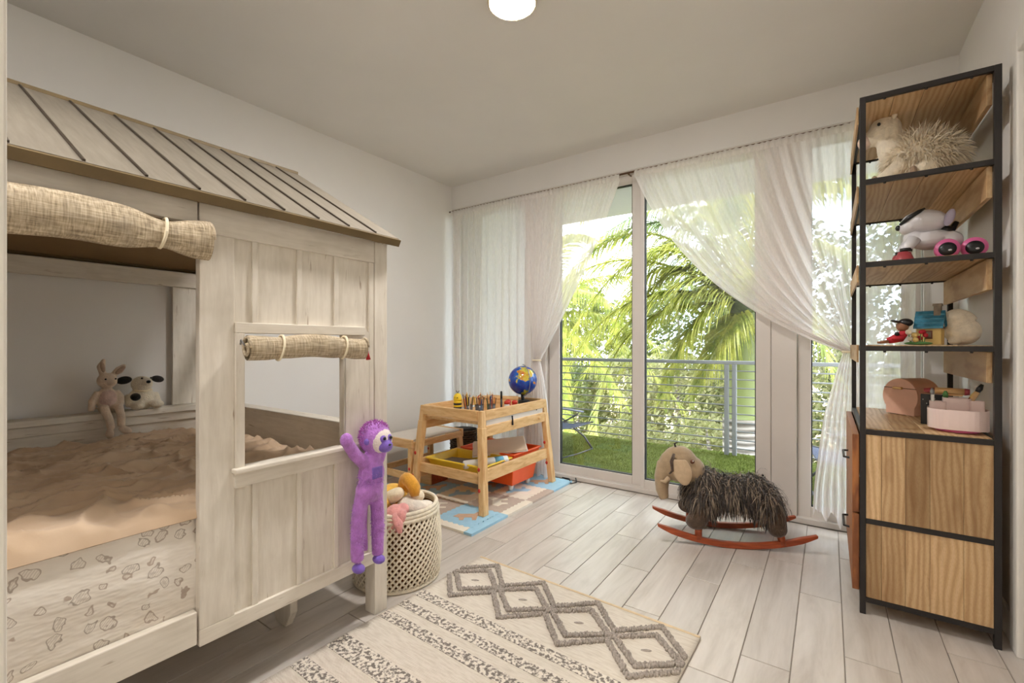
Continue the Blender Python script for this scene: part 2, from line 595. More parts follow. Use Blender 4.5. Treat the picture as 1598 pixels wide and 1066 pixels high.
def build_shell():
    rng = random.Random(5)
    fl = struct(bx('floor', XL - 0.1, XR + 0.1, -2.4, YF + 0.14, -0.10, -0.004, 'grout'))
    LEN, WID, GAP = 0.90, 0.151, 0.0035
    cache = {}
    x = 0.046 - WID * 21
    row = 0
    while x < XR:
        x0, x1 = max(x, XL + 0.002), min(x + WID, XR - 0.002)
        y = YB - (row * 0.37 % 1.0) * LEN - 0.1
        if abs(x - (0.046 - 3 * WID)) < 0.01:
            y = 1.625 - 3 * LEN
        if abs(x - (0.046 - 2 * WID)) < 0.01:
            y = 1.79 - 3 * LEN
        if abs(x - (0.046 - 1 * WID)) < 0.01:
            y = 2.39 - 4 * LEN
        if abs(x - (0.046 - 4 * WID)) < 0.01:
            y = 2.25 - 4 * LEN
        while y < YF:
            y0, y1 = max(y, -0.9), min(y + LEN, YF - 0.002)
            if y1 - y0 > 0.02 and x1 - x0 > 0.01:
                key = (round(x1 - x0, 3), round(y1 - y0, 3))
                if key not in cache:
                    w, l = (x1 - x0) / 2 - GAP / 2, (y1 - y0) / 2 - GAP / 2
                    mb = MB()
                    e = 0.0012
                    mb.hexa([(-w, -l, -0.008), (w, -l, -0.008), (w, l, -0.008), (-w, l, -0.008)],
                            [(-w, -l, -0.001), (w, -l, -0.001), (w, l, -0.001), (-w, l, -0.001)])
                    mb.hexa([(-w, -l, -0.001), (w, -l, -0.001), (w, l, -0.001), (-w, l, -0.001)],
                            [(-w + e, -l + e, 0), (w - e, -l + e, 0), (w - e, l - e, 0), (-w + e, l - e, 0)])
                    me = mb.mesh('plank')
                    me.materials.append(MT['plank'])
                    cache[key] = me
                o = bpy.data.objects.new('plank', cache[key])
                C.objects.link(o)
                o.location = ((x0 + x1) / 2, (y0 + y1) / 2, 0)
                o.parent = fl
            y += LEN
        x += WID
        row += 1
    struct(bx('ceiling', XL - 0.12, XR + 0.12, -2.4, YF + 0.2, ZC, ZC + 0.12, 'ceiling'))
    struct(bx('wall_left', XL - 0.12, XL, YB - 0.12, YF + 0.2, 0, ZC, 'wall'))
    mb = MB()
    mb.box(XR, XR + 0.12, -2.4, 1.46, 0, ZC).box(XR, XR + 0.12, 2.32, YF + 0.2, 0, ZC).box(XR, XR + 0.12, 1.46, 2.32, 2.14, ZC)
    struct(mb.build('wall_right', 'wall'))
    # window wall: the header over the doors, and the solid piece in the right corner
    mb = MB()
    mb.box(XL, XR, YF, YF + 0.2, 2.40, ZC).box(0.425, XR, YF + 0.001, YF + 0.2, 0, 2.40)
    struct(mb.build('wall_window', 'wall'))
    # back wall with the doorway the picture is taken from, and a short hall beyond
    mb = MB()
    mb.box(XL, -0.56, YB - 0.1, YB, 0, ZC).box(0.36, XR, YB - 0.1, YB, 0, ZC).box(-0.56, 0.36, YB - 0.1, YB, 2.1, ZC)
    struct(mb.build('wall_back', 'wall'))
    mb = MB()
    mb.box(-1.6, -1.5, -2.4, YB - 0.1, 0, ZC).box(-1.6, XR + 0.1, -2.5, -2.4, 0, ZC)
    struct(mb.build('wall_hall', 'wall'))
    # skirting
    bb = struct(MB().box(XL, XL + 0.014, 1.3, YF, 0, 0.10).build('baseboard_left', 'trim', bevel=0.004))
    struct(MB().box(XR - 0.014, XR, 2.40, YF, 0, 0.11).build('baseboard_right', 'trim', bevel=0.004))
    # closet door in the right wall: casing and leaf
    d = root_struct('door_1', (XR, 1.9, 0))
    MB().box(-0.022, 0.0, 0.42, 0.50, 0, 2.20).box(-0.022, 0.0, -0.52, -0.44, 0, 2.20).box(-0.022, 0.0, -0.44, 0.42, 2.12, 2.20).build('casing', 'trim', d, bevel=0.006)
    MB().box(0.03, 0.07, -0.43, 0.415, 0.005, 2.13).build('leaf', 'trim', d, bevel=0.004)
    MB().tube([(-0.03, -0.36, 1.0), (-0.03, -0.25, 1.0)], 0.009).tube([(0.03, -0.36, 1.0), (-0.03, -0.36, 1.0)], 0.008).build('handle', 'chrome', d, smooth=True)
    # the open entry door at the camera's left, its free edge just in view
    d = root_struct('door_2', (-0.51, -0.78, 0))
    MB().box(-0.04, 0.0, 0.0, 0.846, 0.006, 2.08).build('leaf', 'trim', d, bevel=0.002)
    MB().tube([(-0.075, 0.64, 1.0), (-0.075, 0.78, 1.0)], 0.009).tube([(-0.04, 0.78, 1.0), (-0.075, 0.78, 1.0)], 0.008).build('handle', 'chrome', d, smooth=True)
    # grey switch plate on the left wall
    sw = thing('switch_plate', 'small grey switch plate on the left wall above the bench', 'switch', (XL, 2.44, 0.56))
    MB().box(0, 0.008, -0.04, 0.04, -0.06, 0.06).build('plate', 'chrome', sw, bevel=0.003)
    MB().box(0.008, 0.014, -0.015, 0.015, -0.03, 0.03).build('rocker_key', 'chrome', sw, bevel=0.002)

MT['rim_paint'] = mat('cream_lamp_rim', lin(222, 204, 172), 0.45, 0.03)
def ceiling_lamp(loc, label, m, group=None):
    t = thing('ceiling_lamp', label, 'lamp', loc, 0, group)
    MB().lathe([(0.106, 0.0), (0.108, -0.02), (0.107, -0.042), (0.101, -0.046), (0.096, -0.042), (0.095, -0.03), (0.09, 0.0)], 40).build('rim', 'rim_paint', t, smooth=True)
    prof = [(0.095 * math.cos(a), -0.040 - 0.014 * math.sin(a)) for a in [PI / 2 * k / 8 for k in range(9)]]
    MB().lathe(prof, 40).build('diffuser', m, t, smooth=True)
    return t

# ------------------------------------------------------------------ windows and sliding door
def glazed(name, x0, x1, yc, zt=2.318, zb=0.10, stile_l=0.09, stile_r=0.09, head=0.07, foot=0.10, depth=0.05):
    """one framed pane: glass from x0 to x1, frame bars around it"""
    r = root_struct(name, (0, yc, 0))
    h = depth / 2
    bx('stile', x0 - stile_l, x0, -h, h, 0.02, zt + head, 'frame', r, 0.004)
    bx('stile', x1, x1 + stile_r, -h, h, 0.02, zt + head, 'frame', r, 0.004)
    bx('head_bar', x0, x1, -h, h, zt, zt + head, 'frame', r, 0.004)
    bx('foot_bar', x0, x1, -h, h, 0.02, zb, 'frame', r, 0.004)
    g = 0.006
    MB().box(x0, x0 + g, -h * 0.6, h * 0.6, zb, zt).box(x1 - g, x1, -h * 0.6, h * 0.6, zb, zt).box(x0, x1, -h * 0.6, h * 0.6, zb, zb + g).box(x0, x1, -h * 0.6, h * 0.6, zt - g, zt).build('gasket', 'gasket', r)
    bx('pane', x0 + 0.002, x1 - 0.002, -0.004, 0.004, zb + 0.002, zt - 0.002, 'glass', r)
    return r

def build_windows():
    glazed('window_1', -2.93, -2.17, 3.37, stile_l=0.07, stile_r=0.05)
    glazed('window_2', -1.85, -1.225, 3.39, stile_l=0.10, stile_r=0.085)
    w = glazed('door_3', -1.115, -0.386, 3.34, stile_l=0.030, stile_r=0.085)
    MB().tube([(-0.345, -0.026, 0.18), (-0.345, -0.032, 0.18)], 0.006).tube([(-0.345, -0.026, 0.26), (-0.345, -0.032, 0.26)], 0.006).build('bolt', 'black', w, smooth=True)
    glazed('window_3', -0.088, 0.344, 3.37, stile_l=0.07, stile_r=0.075)
    t = root_struct('trim_1', (0, 0, 0))
    bx('sill_track', XL, 0.425, 3.305, 3.44, 0.0, 0.035, 'frame', t, 0.004)
    bx('head_track', XL, 0.425, 3.305, 3.44, 2.388, 2.40, 'frame', t, 0.002)
    bx('column_cover', -0.30, -0.16, 3.318, 3.48, 0.0, 2.395, 'frame', t, 0.006)
    bx('column_cover', -2.12, -1.955, 3.318, 3.48, 0.0, 2.395, 'frame', t, 0.006)

# ------------------------------------------------------------------ curtains
def nz(a, b=0.0, c=0.0):
    return noise.noise((a, b, c))

def build_curtains():
    Y0 = 3.225
    ZR = 2.352
    rod = thing('curtain_rod', 'thin bronze curtain rod running along the window wall', 'curtain rod', (0, Y0, ZR))
    MB().tube([(-2.96, 0, 0), (0.50, 0, 0)], 0.008, 8).build('rod', 'rod', rod, smooth=True)
    for x in (-2.95, -1.21, 0.48):
        MB().tube([(x, 0, 0), (x, YF - Y0 + 0.002, 0)], 0.006, 6).build('bracket', 'rod', rod, smooth=True)
    rng = random.Random(3)

    def heading(name_parent, x0, x1, dens=70, ph=0.0):
        """tight gathered heading sleeve on the rod"""
        def f(u, v):
            x = x0 + (x1 - x0) * u
            k = math.sin(u * (x1 - x0) * 190 + ph + nz(u * 9, ph) * 3)
            z = ZR - 0.001 - 0.045 * v + 0.003 * nz(u * 60, ph)
            return (x, Y0 - 0.012 + 0.007 * k + (-0.003 if v in (0, 1) else -0.008), z)
        return MB().grid(f, int((x1 - x0) * 150), 3).build('heading', 'sheer', name_parent, smooth=True)

    def straight(label, x0, x1, zb, folds, seed, amp=0.030, taper=0.0, group='sheer curtains'):
        t = thing('sheer_curtain', label, 'curtain', (0, 0, 0), 0, group)
        heading(t, x0, x1, ph=seed)
        def f(u, v):
            w = 1 - taper * v
            x = (x0 + x1) / 2 + (x1 - x0) * (u - 0.5) * w
            ph = 2 * PI * folds * (u + 0.03 * nz(u * 5, seed, v * 0.6))
            a = amp * (0.25 + 0.75 * min(1, v * 4)) * (0.75 + 0.5 * nz(u * 6, seed + 3))
            y = Y0 + 0.004 + a * math.sin(ph) + 0.006 * math.sin(ph * 3.1 + seed) * (1 - min(1, v * 5) * 0.7)
            x += 0.012 * math.cos(ph) * min(1, v * 4)
            return (x, min(y, 3.283), ZR - 0.03 - (ZR - 0.03 - zb) * v)
        MB().grid(f, folds * 14, 30).build('cloth', 'sheer', t, smooth=True)
        return t

    def tied(label, x0, x1, xt, zt, sag, folds, seed, tail, lead):
        """gathered from the rod to a tie point, then a hanging tail"""
        t = thing('sheer_curtain', label, 'curtain', (0, 0, 0), 0, 'sheer curtains')
        heading(t, x0, x1, ph=seed)
        top = lambda u: Vector((x0 + (x1 - x0) * u, Y0, ZR - 0.03))
        def f(u, v):
            A = top(u)
            B = Vector((xt + (u - 0.5) * 0.055, Y0 - 0.005, zt + 0.02 * nz(u * 7, seed)))
            dx = abs(B.x - A.x)
            Cp = Vector((A.x + (B.x - A.x) * lead, Y0, A.z + (B.z - A.z) * (lead + sag * min(1.0, dx / 0.9))))
            s = v
            P = A * (1 - s) ** 2 + Cp * 2 * s * (1 - s) + B * s * s
            ph = 2 * PI * folds * (u + 0.035 * nz(u * 6, seed, v))
            a = 0.026 * (0.25 + 0.75 * min(1, v * 4)) * (1 - 0.45 * v) * (0.75 + 0.5 * nz(u * 7, seed + 9))
            P.y += a * math.sin(ph) + 0.005 * math.sin(2.7 * ph + 1)
            P.y = min(P.y, 3.283)
            P.z += 0.010 * math.cos(ph) * v
            return P
        MB().grid(f, folds * 14, 40).build('cloth', 'sheer', t, smooth=True)
        zb, w0, w1, shift = tail
        def h(u, v):
            sp = 1 - (1 - v) ** 2
            w = w0 + (w1 - w0) * sp
            ph = 2 * PI * 7 * (u + 0.05 * nz(u * 5, seed + 2, v * 1.5))
            x = xt + shift * sp + (u - 0.5) * w + 0.014 * nz(v * 5, u * 4, seed) * v
            y = Y0 - 0.005 + (0.016 + 0.024 * v) * math.sin(ph) + 0.018 * nz(u * 6, v * 9, seed) * v
            z = zt + (zb - zt) * v + 0.045 * nz(u * 4, seed) * v + 0.03 * math.sin(u * 22 + v * 6) * v * v
            return (x, min(y, 3.283), z)
        MB().grid(h, 80, 34).build('tail', 'sheer', t, smooth=True)
        # tie band
        pts = [(xt + 0.034 * math.cos(a), Y0 - 0.005 + 0.030 * math.sin(a), zt - 0.004) for a in [2 * PI * k / 16 for k in range(17)]]
        MB().tube(pts, 0.007, 8, caps=False).build('tie_band', 'cord', t, smooth=True)
        return t

    straight('straight-hanging sheer white curtain in the left corner behind the pine table', -2.93, -2.06, 0.03, 11, 1.3)
    tied('sheer white curtain swept left and tied behind the globe', -2.12, -1.265, -1.985, 0.97, 0.20, 11, 4.2, (0.03, 0.06, 0.26, 0.02), 0.36)
    tied('wide sheer white curtain swept right and tied beside the shelving unit', -1.155, 0.135, 0.10, 1.06, 0.44, 13, 7.7, (0.09, 0.06, 0.25, -0.045), 0.30)
    straight('straight-hanging sheer white curtain behind the shelving unit', 0.10, 0.37, 0.05, 4, 9.1, 0.026)

# ------------------------------------------------------------------ balcony and outdoors
def build_balcony():
    MT['turf'] = mat('artificial_turf', lin(118, 130, 60), 0.95, 0.25, 30, bump=1.0, bscale=400, spec=0.1, bdist=0.01)
    MT['render_white'] = mat('white_render', lin(196, 196, 196), 0.9, 0.03, 3)
    MT['rail'] = mat('painted_rail', lin(140, 142, 145), 0.5, 0.05, spec=0.4)
    struct(bx('balcony_floor', -3.2, 1.6, 3.44, 5.05, -0.2, -0.012, 'render_white'))
    tag(bx('turf', -2.95, 1.5, 3.445, 5.03, -0.012, 0.006, 'turf'), 'green artificial turf carpet covering the balcony floor', 'turf', kind='stuff')
    struct(bx('balcony_ceiling', -3.2, 1.6, 3.50, 4.95, 2.56, 2.75, 'render_white'))
    struct(bx('wall_balcony', -3.1, -2.78, 3.50, 5.02, 0, 2.56, 'render_white'))
    # grass blades near the glass, a loose pile
    g = random.Random(8)
    mb = MB()
    for i in range(30000):
        x, y = g.uniform(-2.5, 0.6), g.uniform(3.45, 5.02)
        a = g.uniform(0, 2 * PI)
        h, w = g.uniform(0.015, 0.03), 0.0022
        dx, dy = math.cos(a) * w, math.sin(a) * w
        n = len(mb.v)
        mb.v += [(x - dx, y - dy, 0.004), (x + dx, y + dy, 0.004), (x + g.uniform(-.012, .012), y + g.uniform(-.012, .012), h)]
        mb.f.append((n, n + 1, n + 2))
    tag(mb.build('turf_pile', 'turf'), 'short green blades of the balcony turf', 'grass', kind='stuff')
    # railing: a top rail, posts, ten thin bars
    t = thing('balcony_railing', 'pale grey metal balcony railing with thin horizontal bars', 'railing', (0, 4.93, 0))
    bx('top_rail', -2.76, 1.5, -0.03, 0.03, 0.90, 0.935, 'rail', t, 0.006)
    for k in range(10):
        z = 0.075 + k * 0.0845
        MB().tube([(-2.73, 0, z), (1.5, 0, z)], 0.007, 6).build('bar', 'rail', t, smooth=True)
    for x in (-2.71, -0.83, -0.76, 1.05):
        bx('post', x - 0.02, x + 0.02, -0.022, 0.022, -0.012, 0.90, 'rail', t, 0.004)
    # reclining garden chairs
    MT['chair_fabric'] = mat('slate_blue_mesh', lin(72, 80, 104), 0.85, 0.15, 60, bump=0.4, bscale=300)
    MT['chair_pad'] = mat('grey_lilac_plastic', lin(140, 142, 164), 0.5, 0.05)
    MT['chair_metal'] = mat('dark_grey_tube', lin(84, 86, 92), 0.45, 0.1, metal=0.3)
    def chair(label, loc, rz):
        c = thing('lounge_chair', label, 'chair', loc, rz, 'folding lounge chairs on the balcony')
        # faces +x; seat 0.40 high, tall reclined back at -x
        def sling(p0, p1, p2):
            pts = bez(p0, p1, p2, 10)
            return MB().grid(lambda u, v: (pts[round(v * 10)].x, (u - 0.5) * 0.50, pts[round(v * 10)].z - 0.02 * math.sin(u * PI)), 6, 10)
        sling((-0.16, 0, 0.36), (0.10, 0, 0.34), (0.34, 0, 0.42)).build('seat', 'chair_fabric', c, smooth=True, solid=0.008)
        sling((-0.58, 0, 0.98), (-0.34, 0, 0.62), (-0.18, 0, 0.36)).build('backrest', 'chair_fabric', c, smooth=True, solid=0.008)
        for s in (-1, 1):
            y = s * 0.265
            MB().tube([(-0.60, y, 1.0), (-0.35, y, 0.64), (-0.18, y, 0.37), (0.10, y, 0.35), (0.36, y, 0.43)], 0.012).build('side_rail', 'chair_metal', c, smooth=True)
            MB().tube([(-0.42, y * 1.08, 0.014), (-0.2, y * 1.08, 0.22), (0.16, y * 1.08, 0.52)], 0.011).build('leg', 'chair_metal', c, smooth=True)
            MB().tube([(0.34, y * 1.08, 0.014), (0.24, y * 1.08, 0.18), (-0.20, y * 1.08, 0.54)], 0.011).build('leg', 'chair_metal', c, smooth=True)
            MB().tube([(-0.27, y * 1.1, 0.555), (0.0, y * 1.12, 0.57), (0.22, y * 1.1, 0.56)], [0.02, 0.026, 0.022], 10, flat=0.6).build('armrest', 'chair_pad', c, smooth=True)
            MB().tube([(0.0, y * 1.02, 0.31), (0.0, y * 1.16, 0.31)], 0.028, 12).build('locking_knob', 'black', c, smooth=True)
        MB().tube([(0.34, -0.285, 0.014), (0.36, 0, 0.014), (0.34, 0.285, 0.014)], 0.011).build('foot_bar', 'chair_metal', c, smooth=True)
        MB().tube([(-0.42, -0.285, 0.014), (-0.44, 0, 0.014), (-0.42, 0.285, 0.014)], 0.011).build('foot_bar', 'chair_metal', c, smooth=True)
        c.scale = (1, 1, 0.68)
        return c
    chair('grey folding lounge chair on the balcony at the left wall', (-2.40, 4.15, 0.0), R(-8))
    chair('slate blue folding lounge chair on the balcony behind the right curtain', (0.24, 4.15, 0.0), R(188))

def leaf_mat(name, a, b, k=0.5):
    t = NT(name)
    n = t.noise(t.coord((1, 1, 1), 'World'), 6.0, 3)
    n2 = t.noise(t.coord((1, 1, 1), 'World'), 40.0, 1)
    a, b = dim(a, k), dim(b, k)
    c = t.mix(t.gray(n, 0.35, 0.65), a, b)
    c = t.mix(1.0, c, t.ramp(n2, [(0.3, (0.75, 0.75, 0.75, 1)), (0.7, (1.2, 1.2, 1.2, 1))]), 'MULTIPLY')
    df = t.n.new('ShaderNodeBsdfTranslucent')
    t.link(c, df.inputs[0])
    t.done(c, 0.45, 0, 0.5)
    mx = t.n.new('ShaderNodeMixShader')
    mx.inputs[0].default_value = 0.5
    t.link(t.b.outputs[0], mx.inputs[1])
    t.link(df.outputs[0], mx.inputs[2])
    t.link(mx.outputs[0], t.out.inputs[0])
    return t.m

def frond(parent, p0, p1, p2, n=70, leaf=0.55, width=0.02, seed=0, droop=0.5, m='palm_leaf'):
    """feather frond: an arching rib with two rows of drooping leaflets"""
    g = random.Random(seed)
    pts = bez(p0, p1, p2, n)
    mb = MB()
    mb.tube(pts[::3] + [pts[-1]], [0.022 * (1 - 0.85 * i / (n / 3 + 1)) for i in range(len(pts[::3]) + 1)], 5)
    for i in range(6, n + 1):
        u = i / n
        p = pts[i]
        t = (pts[min(i + 1, n)] - pts[i - 1]).normalized()
        side = t.cross(Vector((0, 0, 1)))
        side = side.normalized() if side.length > 0.05 else Vector((1, 0, 0))
        up = side.cross(t).normalized()
        L = leaf * (0.45 + 0.55 * math.sin(PI * min(1, u * 1.05 + 0.12))) * g.uniform(0.85, 1.1)
        for s in (-1, 1):
            d = (side * s * 0.85 + t * (0.55 + 0.5 * u) + up * g.uniform(-0.05, 0.35)).normalized()
            q = p.copy()
            wv = d.cross(up).normalized()
            b = len(mb.v)
            K = 4
            for k in range(K):
                w = width * (0.55, 1.0, 0.8, 0.45)[k]
                mb.v += [tuple(q - wv * w), tuple(q + wv * w)]
                d = (d + Vector((0, 0, -1)) * droop * (0.25 + 0.35 * k) + Vector((g.uniform(-1, 1), g.uniform(-1, 1), 0)) * 0.05).normalized()
                q = q + d * L / K
            mb.v.append(tuple(q))
            for k in range(K - 1):
                mb.f.append((b + 2 * k, b + 2 * k + 1, b + 2 * k + 3, b + 2 * k + 2))
            mb.f.append((b + 2 * K - 2, b + 2 * K - 1, b + 2 * K))
    return mb.build('frond', m, parent, smooth=False)

def build_outdoors():
    MT['palm_leaf'] = leaf_mat('palm_leaflets', lin(136, 152, 60), lin(206, 204, 104), 0.85)
    MT['palm_leaf_cool'] = leaf_mat('palm_leaflets_bluish', lin(96, 122, 84), lin(150, 168, 112), 0.8)
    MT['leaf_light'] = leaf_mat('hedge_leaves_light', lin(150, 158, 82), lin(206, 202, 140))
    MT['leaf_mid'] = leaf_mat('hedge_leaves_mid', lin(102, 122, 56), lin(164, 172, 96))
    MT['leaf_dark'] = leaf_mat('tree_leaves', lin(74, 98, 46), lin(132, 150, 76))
    MT['shaft'] = mat('green_crownshaft', lin(100, 108, 52), 0.6, 0.15, 5, (1, 1, 0.3))
    t = NT('ringed_trunk')
    w = t.wave(t.coord((1, 1, 1)), 4.0, 1.2, 2, 'BANDS', 'Z')
    t.bump(w, 0.8, 0.02)
    MT['trunk'] = t.done(t.ramp(w, [(0.0, lin(92, 84, 74)), (0.5, lin(140, 130, 120)), (1, lin(156, 148, 138))]), 0.9)
    t = NT('leaf_litter_ground')
    n = t.noise(t.coord((1, 1, 1)), 1.1, 5)
    n2 = t.voronoi(t.coord((1, 1, 1)), 6, 'F1', 'Color')
    c = t.ramp(n, [(0.35, lin(124, 116, 80)), (0.55, lin(150, 140, 112)), (0.7, lin(176, 168, 154))])
    c = t.mix(0.25, c, n2, 'OVERLAY')
    MT['litter'] = t.done(c, 0.95, 0, 0.1)
    GZ = -2.6
    struct(bx('ground', -40, 40, 5.2, 60, GZ - 0.3, GZ, 'litter'))
    # royal palm just past the railing
    pl = thing('royal_palm', 'royal palm with smooth green crownshaft just beyond the railing', 'palm', (-0.86, 6.22, GZ))
    z = lambda v: v - GZ
    prof = [(0.30, 0.0), (0.25, 0.4), (0.23, z(-0.6)), (0.235, z(0.20))]
    MB().lathe(prof, 20).build('trunk', 'trunk', pl, smooth=True)
    MB().lathe([(0.235, z(0.20)), (0.215, z(0.26)), (0.20, z(0.55)), (0.165, z(1.2)), (0.15, z(1.55)), (0.10, z(1.68))], 20).build('crownshaft', 'shaft', pl, smooth=True)
    MB().lathe([(0.156, z(1.48)), (0.175, z(1.53)), (0.165, z(1.60)), (0.12, z(1.64))], 14).build('crown_collar', 'leaf_dark', pl, smooth=True)
    c0 = (0, 0, z(1.58))
    # (control point, tip) of each frond relative to the crown
    fr = [((-1.07, -0.31, 1.76), (-2.23, -0.62, -0.69)), ((-0.52, -0.36, 1.0), (-1.97, -0.72, -1.11)), ((-1.76, -0.26, 0.29), (-1.76, -0.52, -1.9)),
          ((-0.58, -0.31, 0.18), (-0.79, -0.62, -1.13)), ((-0.54, 0.09, 1.78), (-2.09, 0.18, 0.95)), ((-0.42, 0.19, 2.16), (-1.41, 0.38, 1.85)),
          ((0.15, -0.01, 1.93), (0.54, -0.02, 1.5)), ((0.64, -0.11, 1.06), (1.12, -0.22, 0.24)), ((-0.51, -0.11, 1.04), (-1.29, -0.22, 0.01)),
          ((-0.1, -0.26, -0.18), (-0.48, -0.52, -1.04)), ((0.39, -0.21, 0.84), (0.9, -0.42, -0.77)), ((-0.24, 0.39, 1.65), (-0.65, 0.78, 1.86)),
          ((-1.24, 0.19, 1.29), (-1.81, 0.38, -0.31)), ((-1.5, -0.2, 1.25), (-2.5, -0.55, 0.15)), ((-1.3, 0.1, 1.95), (-2.6, 0.2, 0.45)),
          ((-1.6, -0.35, 0.75), (-2.35, -0.65, -1.35)), ((-1.0, 0.0, 2.1), (-2.2, 0.1, 1.45)), ((-0.9, 0.3, 1.5), (-1.6, 0.6, 0.6)), ((-0.7, -0.3, 0.6), (-1.35, -0.6, -0.85))]
    for i, (k, e) in enumerate(fr):
        frond(pl, c0, Vector(c0) + Vector(k), Vector(c0) + Vector(e), 110, 0.70, 0.012, i, 0.32 if i % 3 else 0.5, 'palm_leaf_cool' if i in (4, 11) else 'palm_leaf')
    # a second palm to the left, its trunk behind the white wall
    p2_ = thing('royal_palm', 'leaning palm fronds behind the left part of the balcony railing', 'palm', (-5.2, 8.2, GZ))
    MB().lathe([(0.28, 0.0), (0.22, 1.0), (0.20, z(-0.5))], 16).build('trunk', 'trunk', p2_, smooth=True)
    MB().lathe([(0.20, z(-0.5)), (0.17, z(0.5)), (0.13, z(1.3)), (0.08, z(1.42))], 16).build('crownshaft', 'shaft', p2_, smooth=True)
    c1 = (0, 0, z(1.35))
    fr = [((2.4, -1.0, -1.2), 0.7), ((1.8, -1.6, -1.9), 0.6), ((2.8, -0.4, -0.3), 0.9), ((2.6, 0.2, 0.8), 1.2), ((1.8, -0.8, 1.6), 1.5), ((0.2, -0.9, 1.9), 1.6), ((3.0, 0.4, -1.4), 0.8), ((2.2, -1.0, 0.4), 1.1)]
    for i, (e, a) in enumerate(fr):
        p2 = Vector(c1) + Vector(e)
        p1 = Vector(c1) + Vector((e[0] * 0.45, e[1] * 0.45, max(e[2], 0) * 0.5 + a))
        frond(p2_, c1, p1, p2, 110, 0.80, 0.015, 40 + i, 0.6, 'palm_leaf')
    # a taller palm further right, only its upper fronds seen against the sky
    p3 = thing('royal_palm', 'tall palm whose grey-green fronds hang high against the sky', 'palm', (-0.62, 9.3, GZ))
    MB().lathe([(0.28, 0.0), (0.2, 2.0), (0.18, z(2.0))], 16).build('trunk', 'trunk', p3, smooth=True)
    MB().lathe([(0.18, z(2.0)), (0.16, z(2.8)), (0.12, z(3.5)), (0.08, z(3.6))], 16).build('crownshaft', 'shaft', p3, smooth=True)
    c2 = (0, 0, z(3.55))
    fr = [((-3.2, -0.6, -0.9), 0.8), ((-2.2, -1.6, -1.5), 0.5), ((-3.6, 0.2, -0.1), 1.0), ((-1.2, -2.0, -1.6), 0.5), ((2.4, -0.6, -0.8), 0.8), ((2.1, 0.6, 0.3), 1.0), ((0.8, -1.2, 1.0), 1.2), ((2.0, -1.6, -1.6), 0.6), ((-2.9, -1.0, -1.9), 0.7)]
    for i, (e, a) in enumerate(fr):
        p2 = Vector(c2) + Vector(e)
        p1 = Vector(c2) + Vector((e[0] * 0.45, e[1] * 0.45, max(e[2], 0) * 0.5 + a))
        frond(p3, c2, p1, p2, 110, 0.85, 0.015, 80 + i, 0.7, 'palm_leaf_cool' if i < 4 else 'palm_leaf')
    # shrubs and trees: a stem and a cloud of leaves each
    g = random.Random(21)
    def shrub(name, label, cat, x, y, rx, ry, z0, z1, n, size, m, group):
        t = thing(name, label, cat, (x, y, GZ), 0, group)
        MB().tube([(0, 0, 0), (0.1, 0.05, (z0 + z1) / 2 - GZ), (0.0, 0.0, z1 - GZ - 0.3)], [0.09, 0.06, 0.02], 7).tube([(0, 0, (z0 - GZ) * 0.7), (rx * 0.5, 0, (z0 + z1) / 2 - GZ)], [0.05, 0.015], 6).tube([(0, 0, (z0 - GZ) * 0.7), (-rx * 0.5, 0.1, (z0 + z1) / 2 - GZ)], [0.05, 0.015], 6).build('stem', 'trunk', t, smooth=True)
        mb = MB()
        zc, rz = (z0 + z1) / 2 - GZ, (z1 - z0) / 2
        sd = g.uniform(0, 50)
        while len(mb.f) < n:
            v = Vector((g.gauss(0, 1), g.gauss(0, 1), g.gauss(0, 1))).normalized()
            k = g.uniform(0.45, 1.0) ** 0.5 * (1 + 0.35 * noise.noise(v * 2.2 + Vector((sd, 0, 0))))
            p = Vector((v.x * rx * k, v.y * ry * k, zc + v.z * rz * k))
            a = Vector((g.gauss(0, 1), g.gauss(0, 1), g.gauss(0, 1))).normalized()
            b = a.orthogonal().normalized()
            s = size * g.uniform(0.6, 1.3)
            i = len(mb.v)
            mb.v += [tuple(p - b * s), tuple(p + a * s * 0.42), tuple(p + b * s), tuple(p - a * s * 0.42)]
            mb.f.append((i, i + 1, i + 2, i + 3))
        f = mb.build('foliage', m, t)
        f['kind'] = 'stuff'
    lows = [(-6.2, 11.5, 'leaf_mid'), (-4.6, 12.2, 'leaf_light'), (-3.0, 11.0, 'leaf_light'), (-1.4, 11.8, 'leaf_mid'), (0.1, 10.6, 'leaf_light'), (1.5, 11.2, 'leaf_mid'), (2.8, 9.6, 'leaf_mid'), (4.6, 9.4, 'leaf_light')]
    nth = ['leftmost', 'second', 'third', 'fourth', 'fifth', 'sixth', 'seventh', 'rightmost']
    for i, (x, y, m) in enumerate(lows):
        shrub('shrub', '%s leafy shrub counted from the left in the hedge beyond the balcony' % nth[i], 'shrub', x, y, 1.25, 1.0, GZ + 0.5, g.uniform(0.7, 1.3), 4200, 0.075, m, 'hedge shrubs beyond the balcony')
    near = [(-3.4, 8.6), (-1.9, 9.2), (0.9, 8.6), (2.3, 7.4)]
    for i, (x, y) in enumerate(near):
        shrub('low_shrub', 'low yellow-green shrub below the balcony, %s from the left' % nth[i], 'shrub', x, y, 0.95, 0.8, GZ + 0.2, g.uniform(-0.5, -0.1), 3000, 0.06, 'leaf_light', 'low shrubs below the balcony')
    trees = [(-8.0, 15.5, 3.6), (-4.4, 16.5, 3.4), (-1.0, 15.0, 4.6), (2.2, 14.0, 5.2), (5.2, 12.5, 5.0), (8.0, 12.0, 4.6)]
    for i, (x, y, h) in enumerate(trees):
        shrub('garden_tree', '%s broadleaf tree counted from the left behind the hedge' % nth[i], 'tree', x, y, 2.1, 1.8, GZ + 1.2, h, 5200, 0.12, 'leaf_dark' if x > -3 else 'leaf_mid', 'background trees behind the hedge')

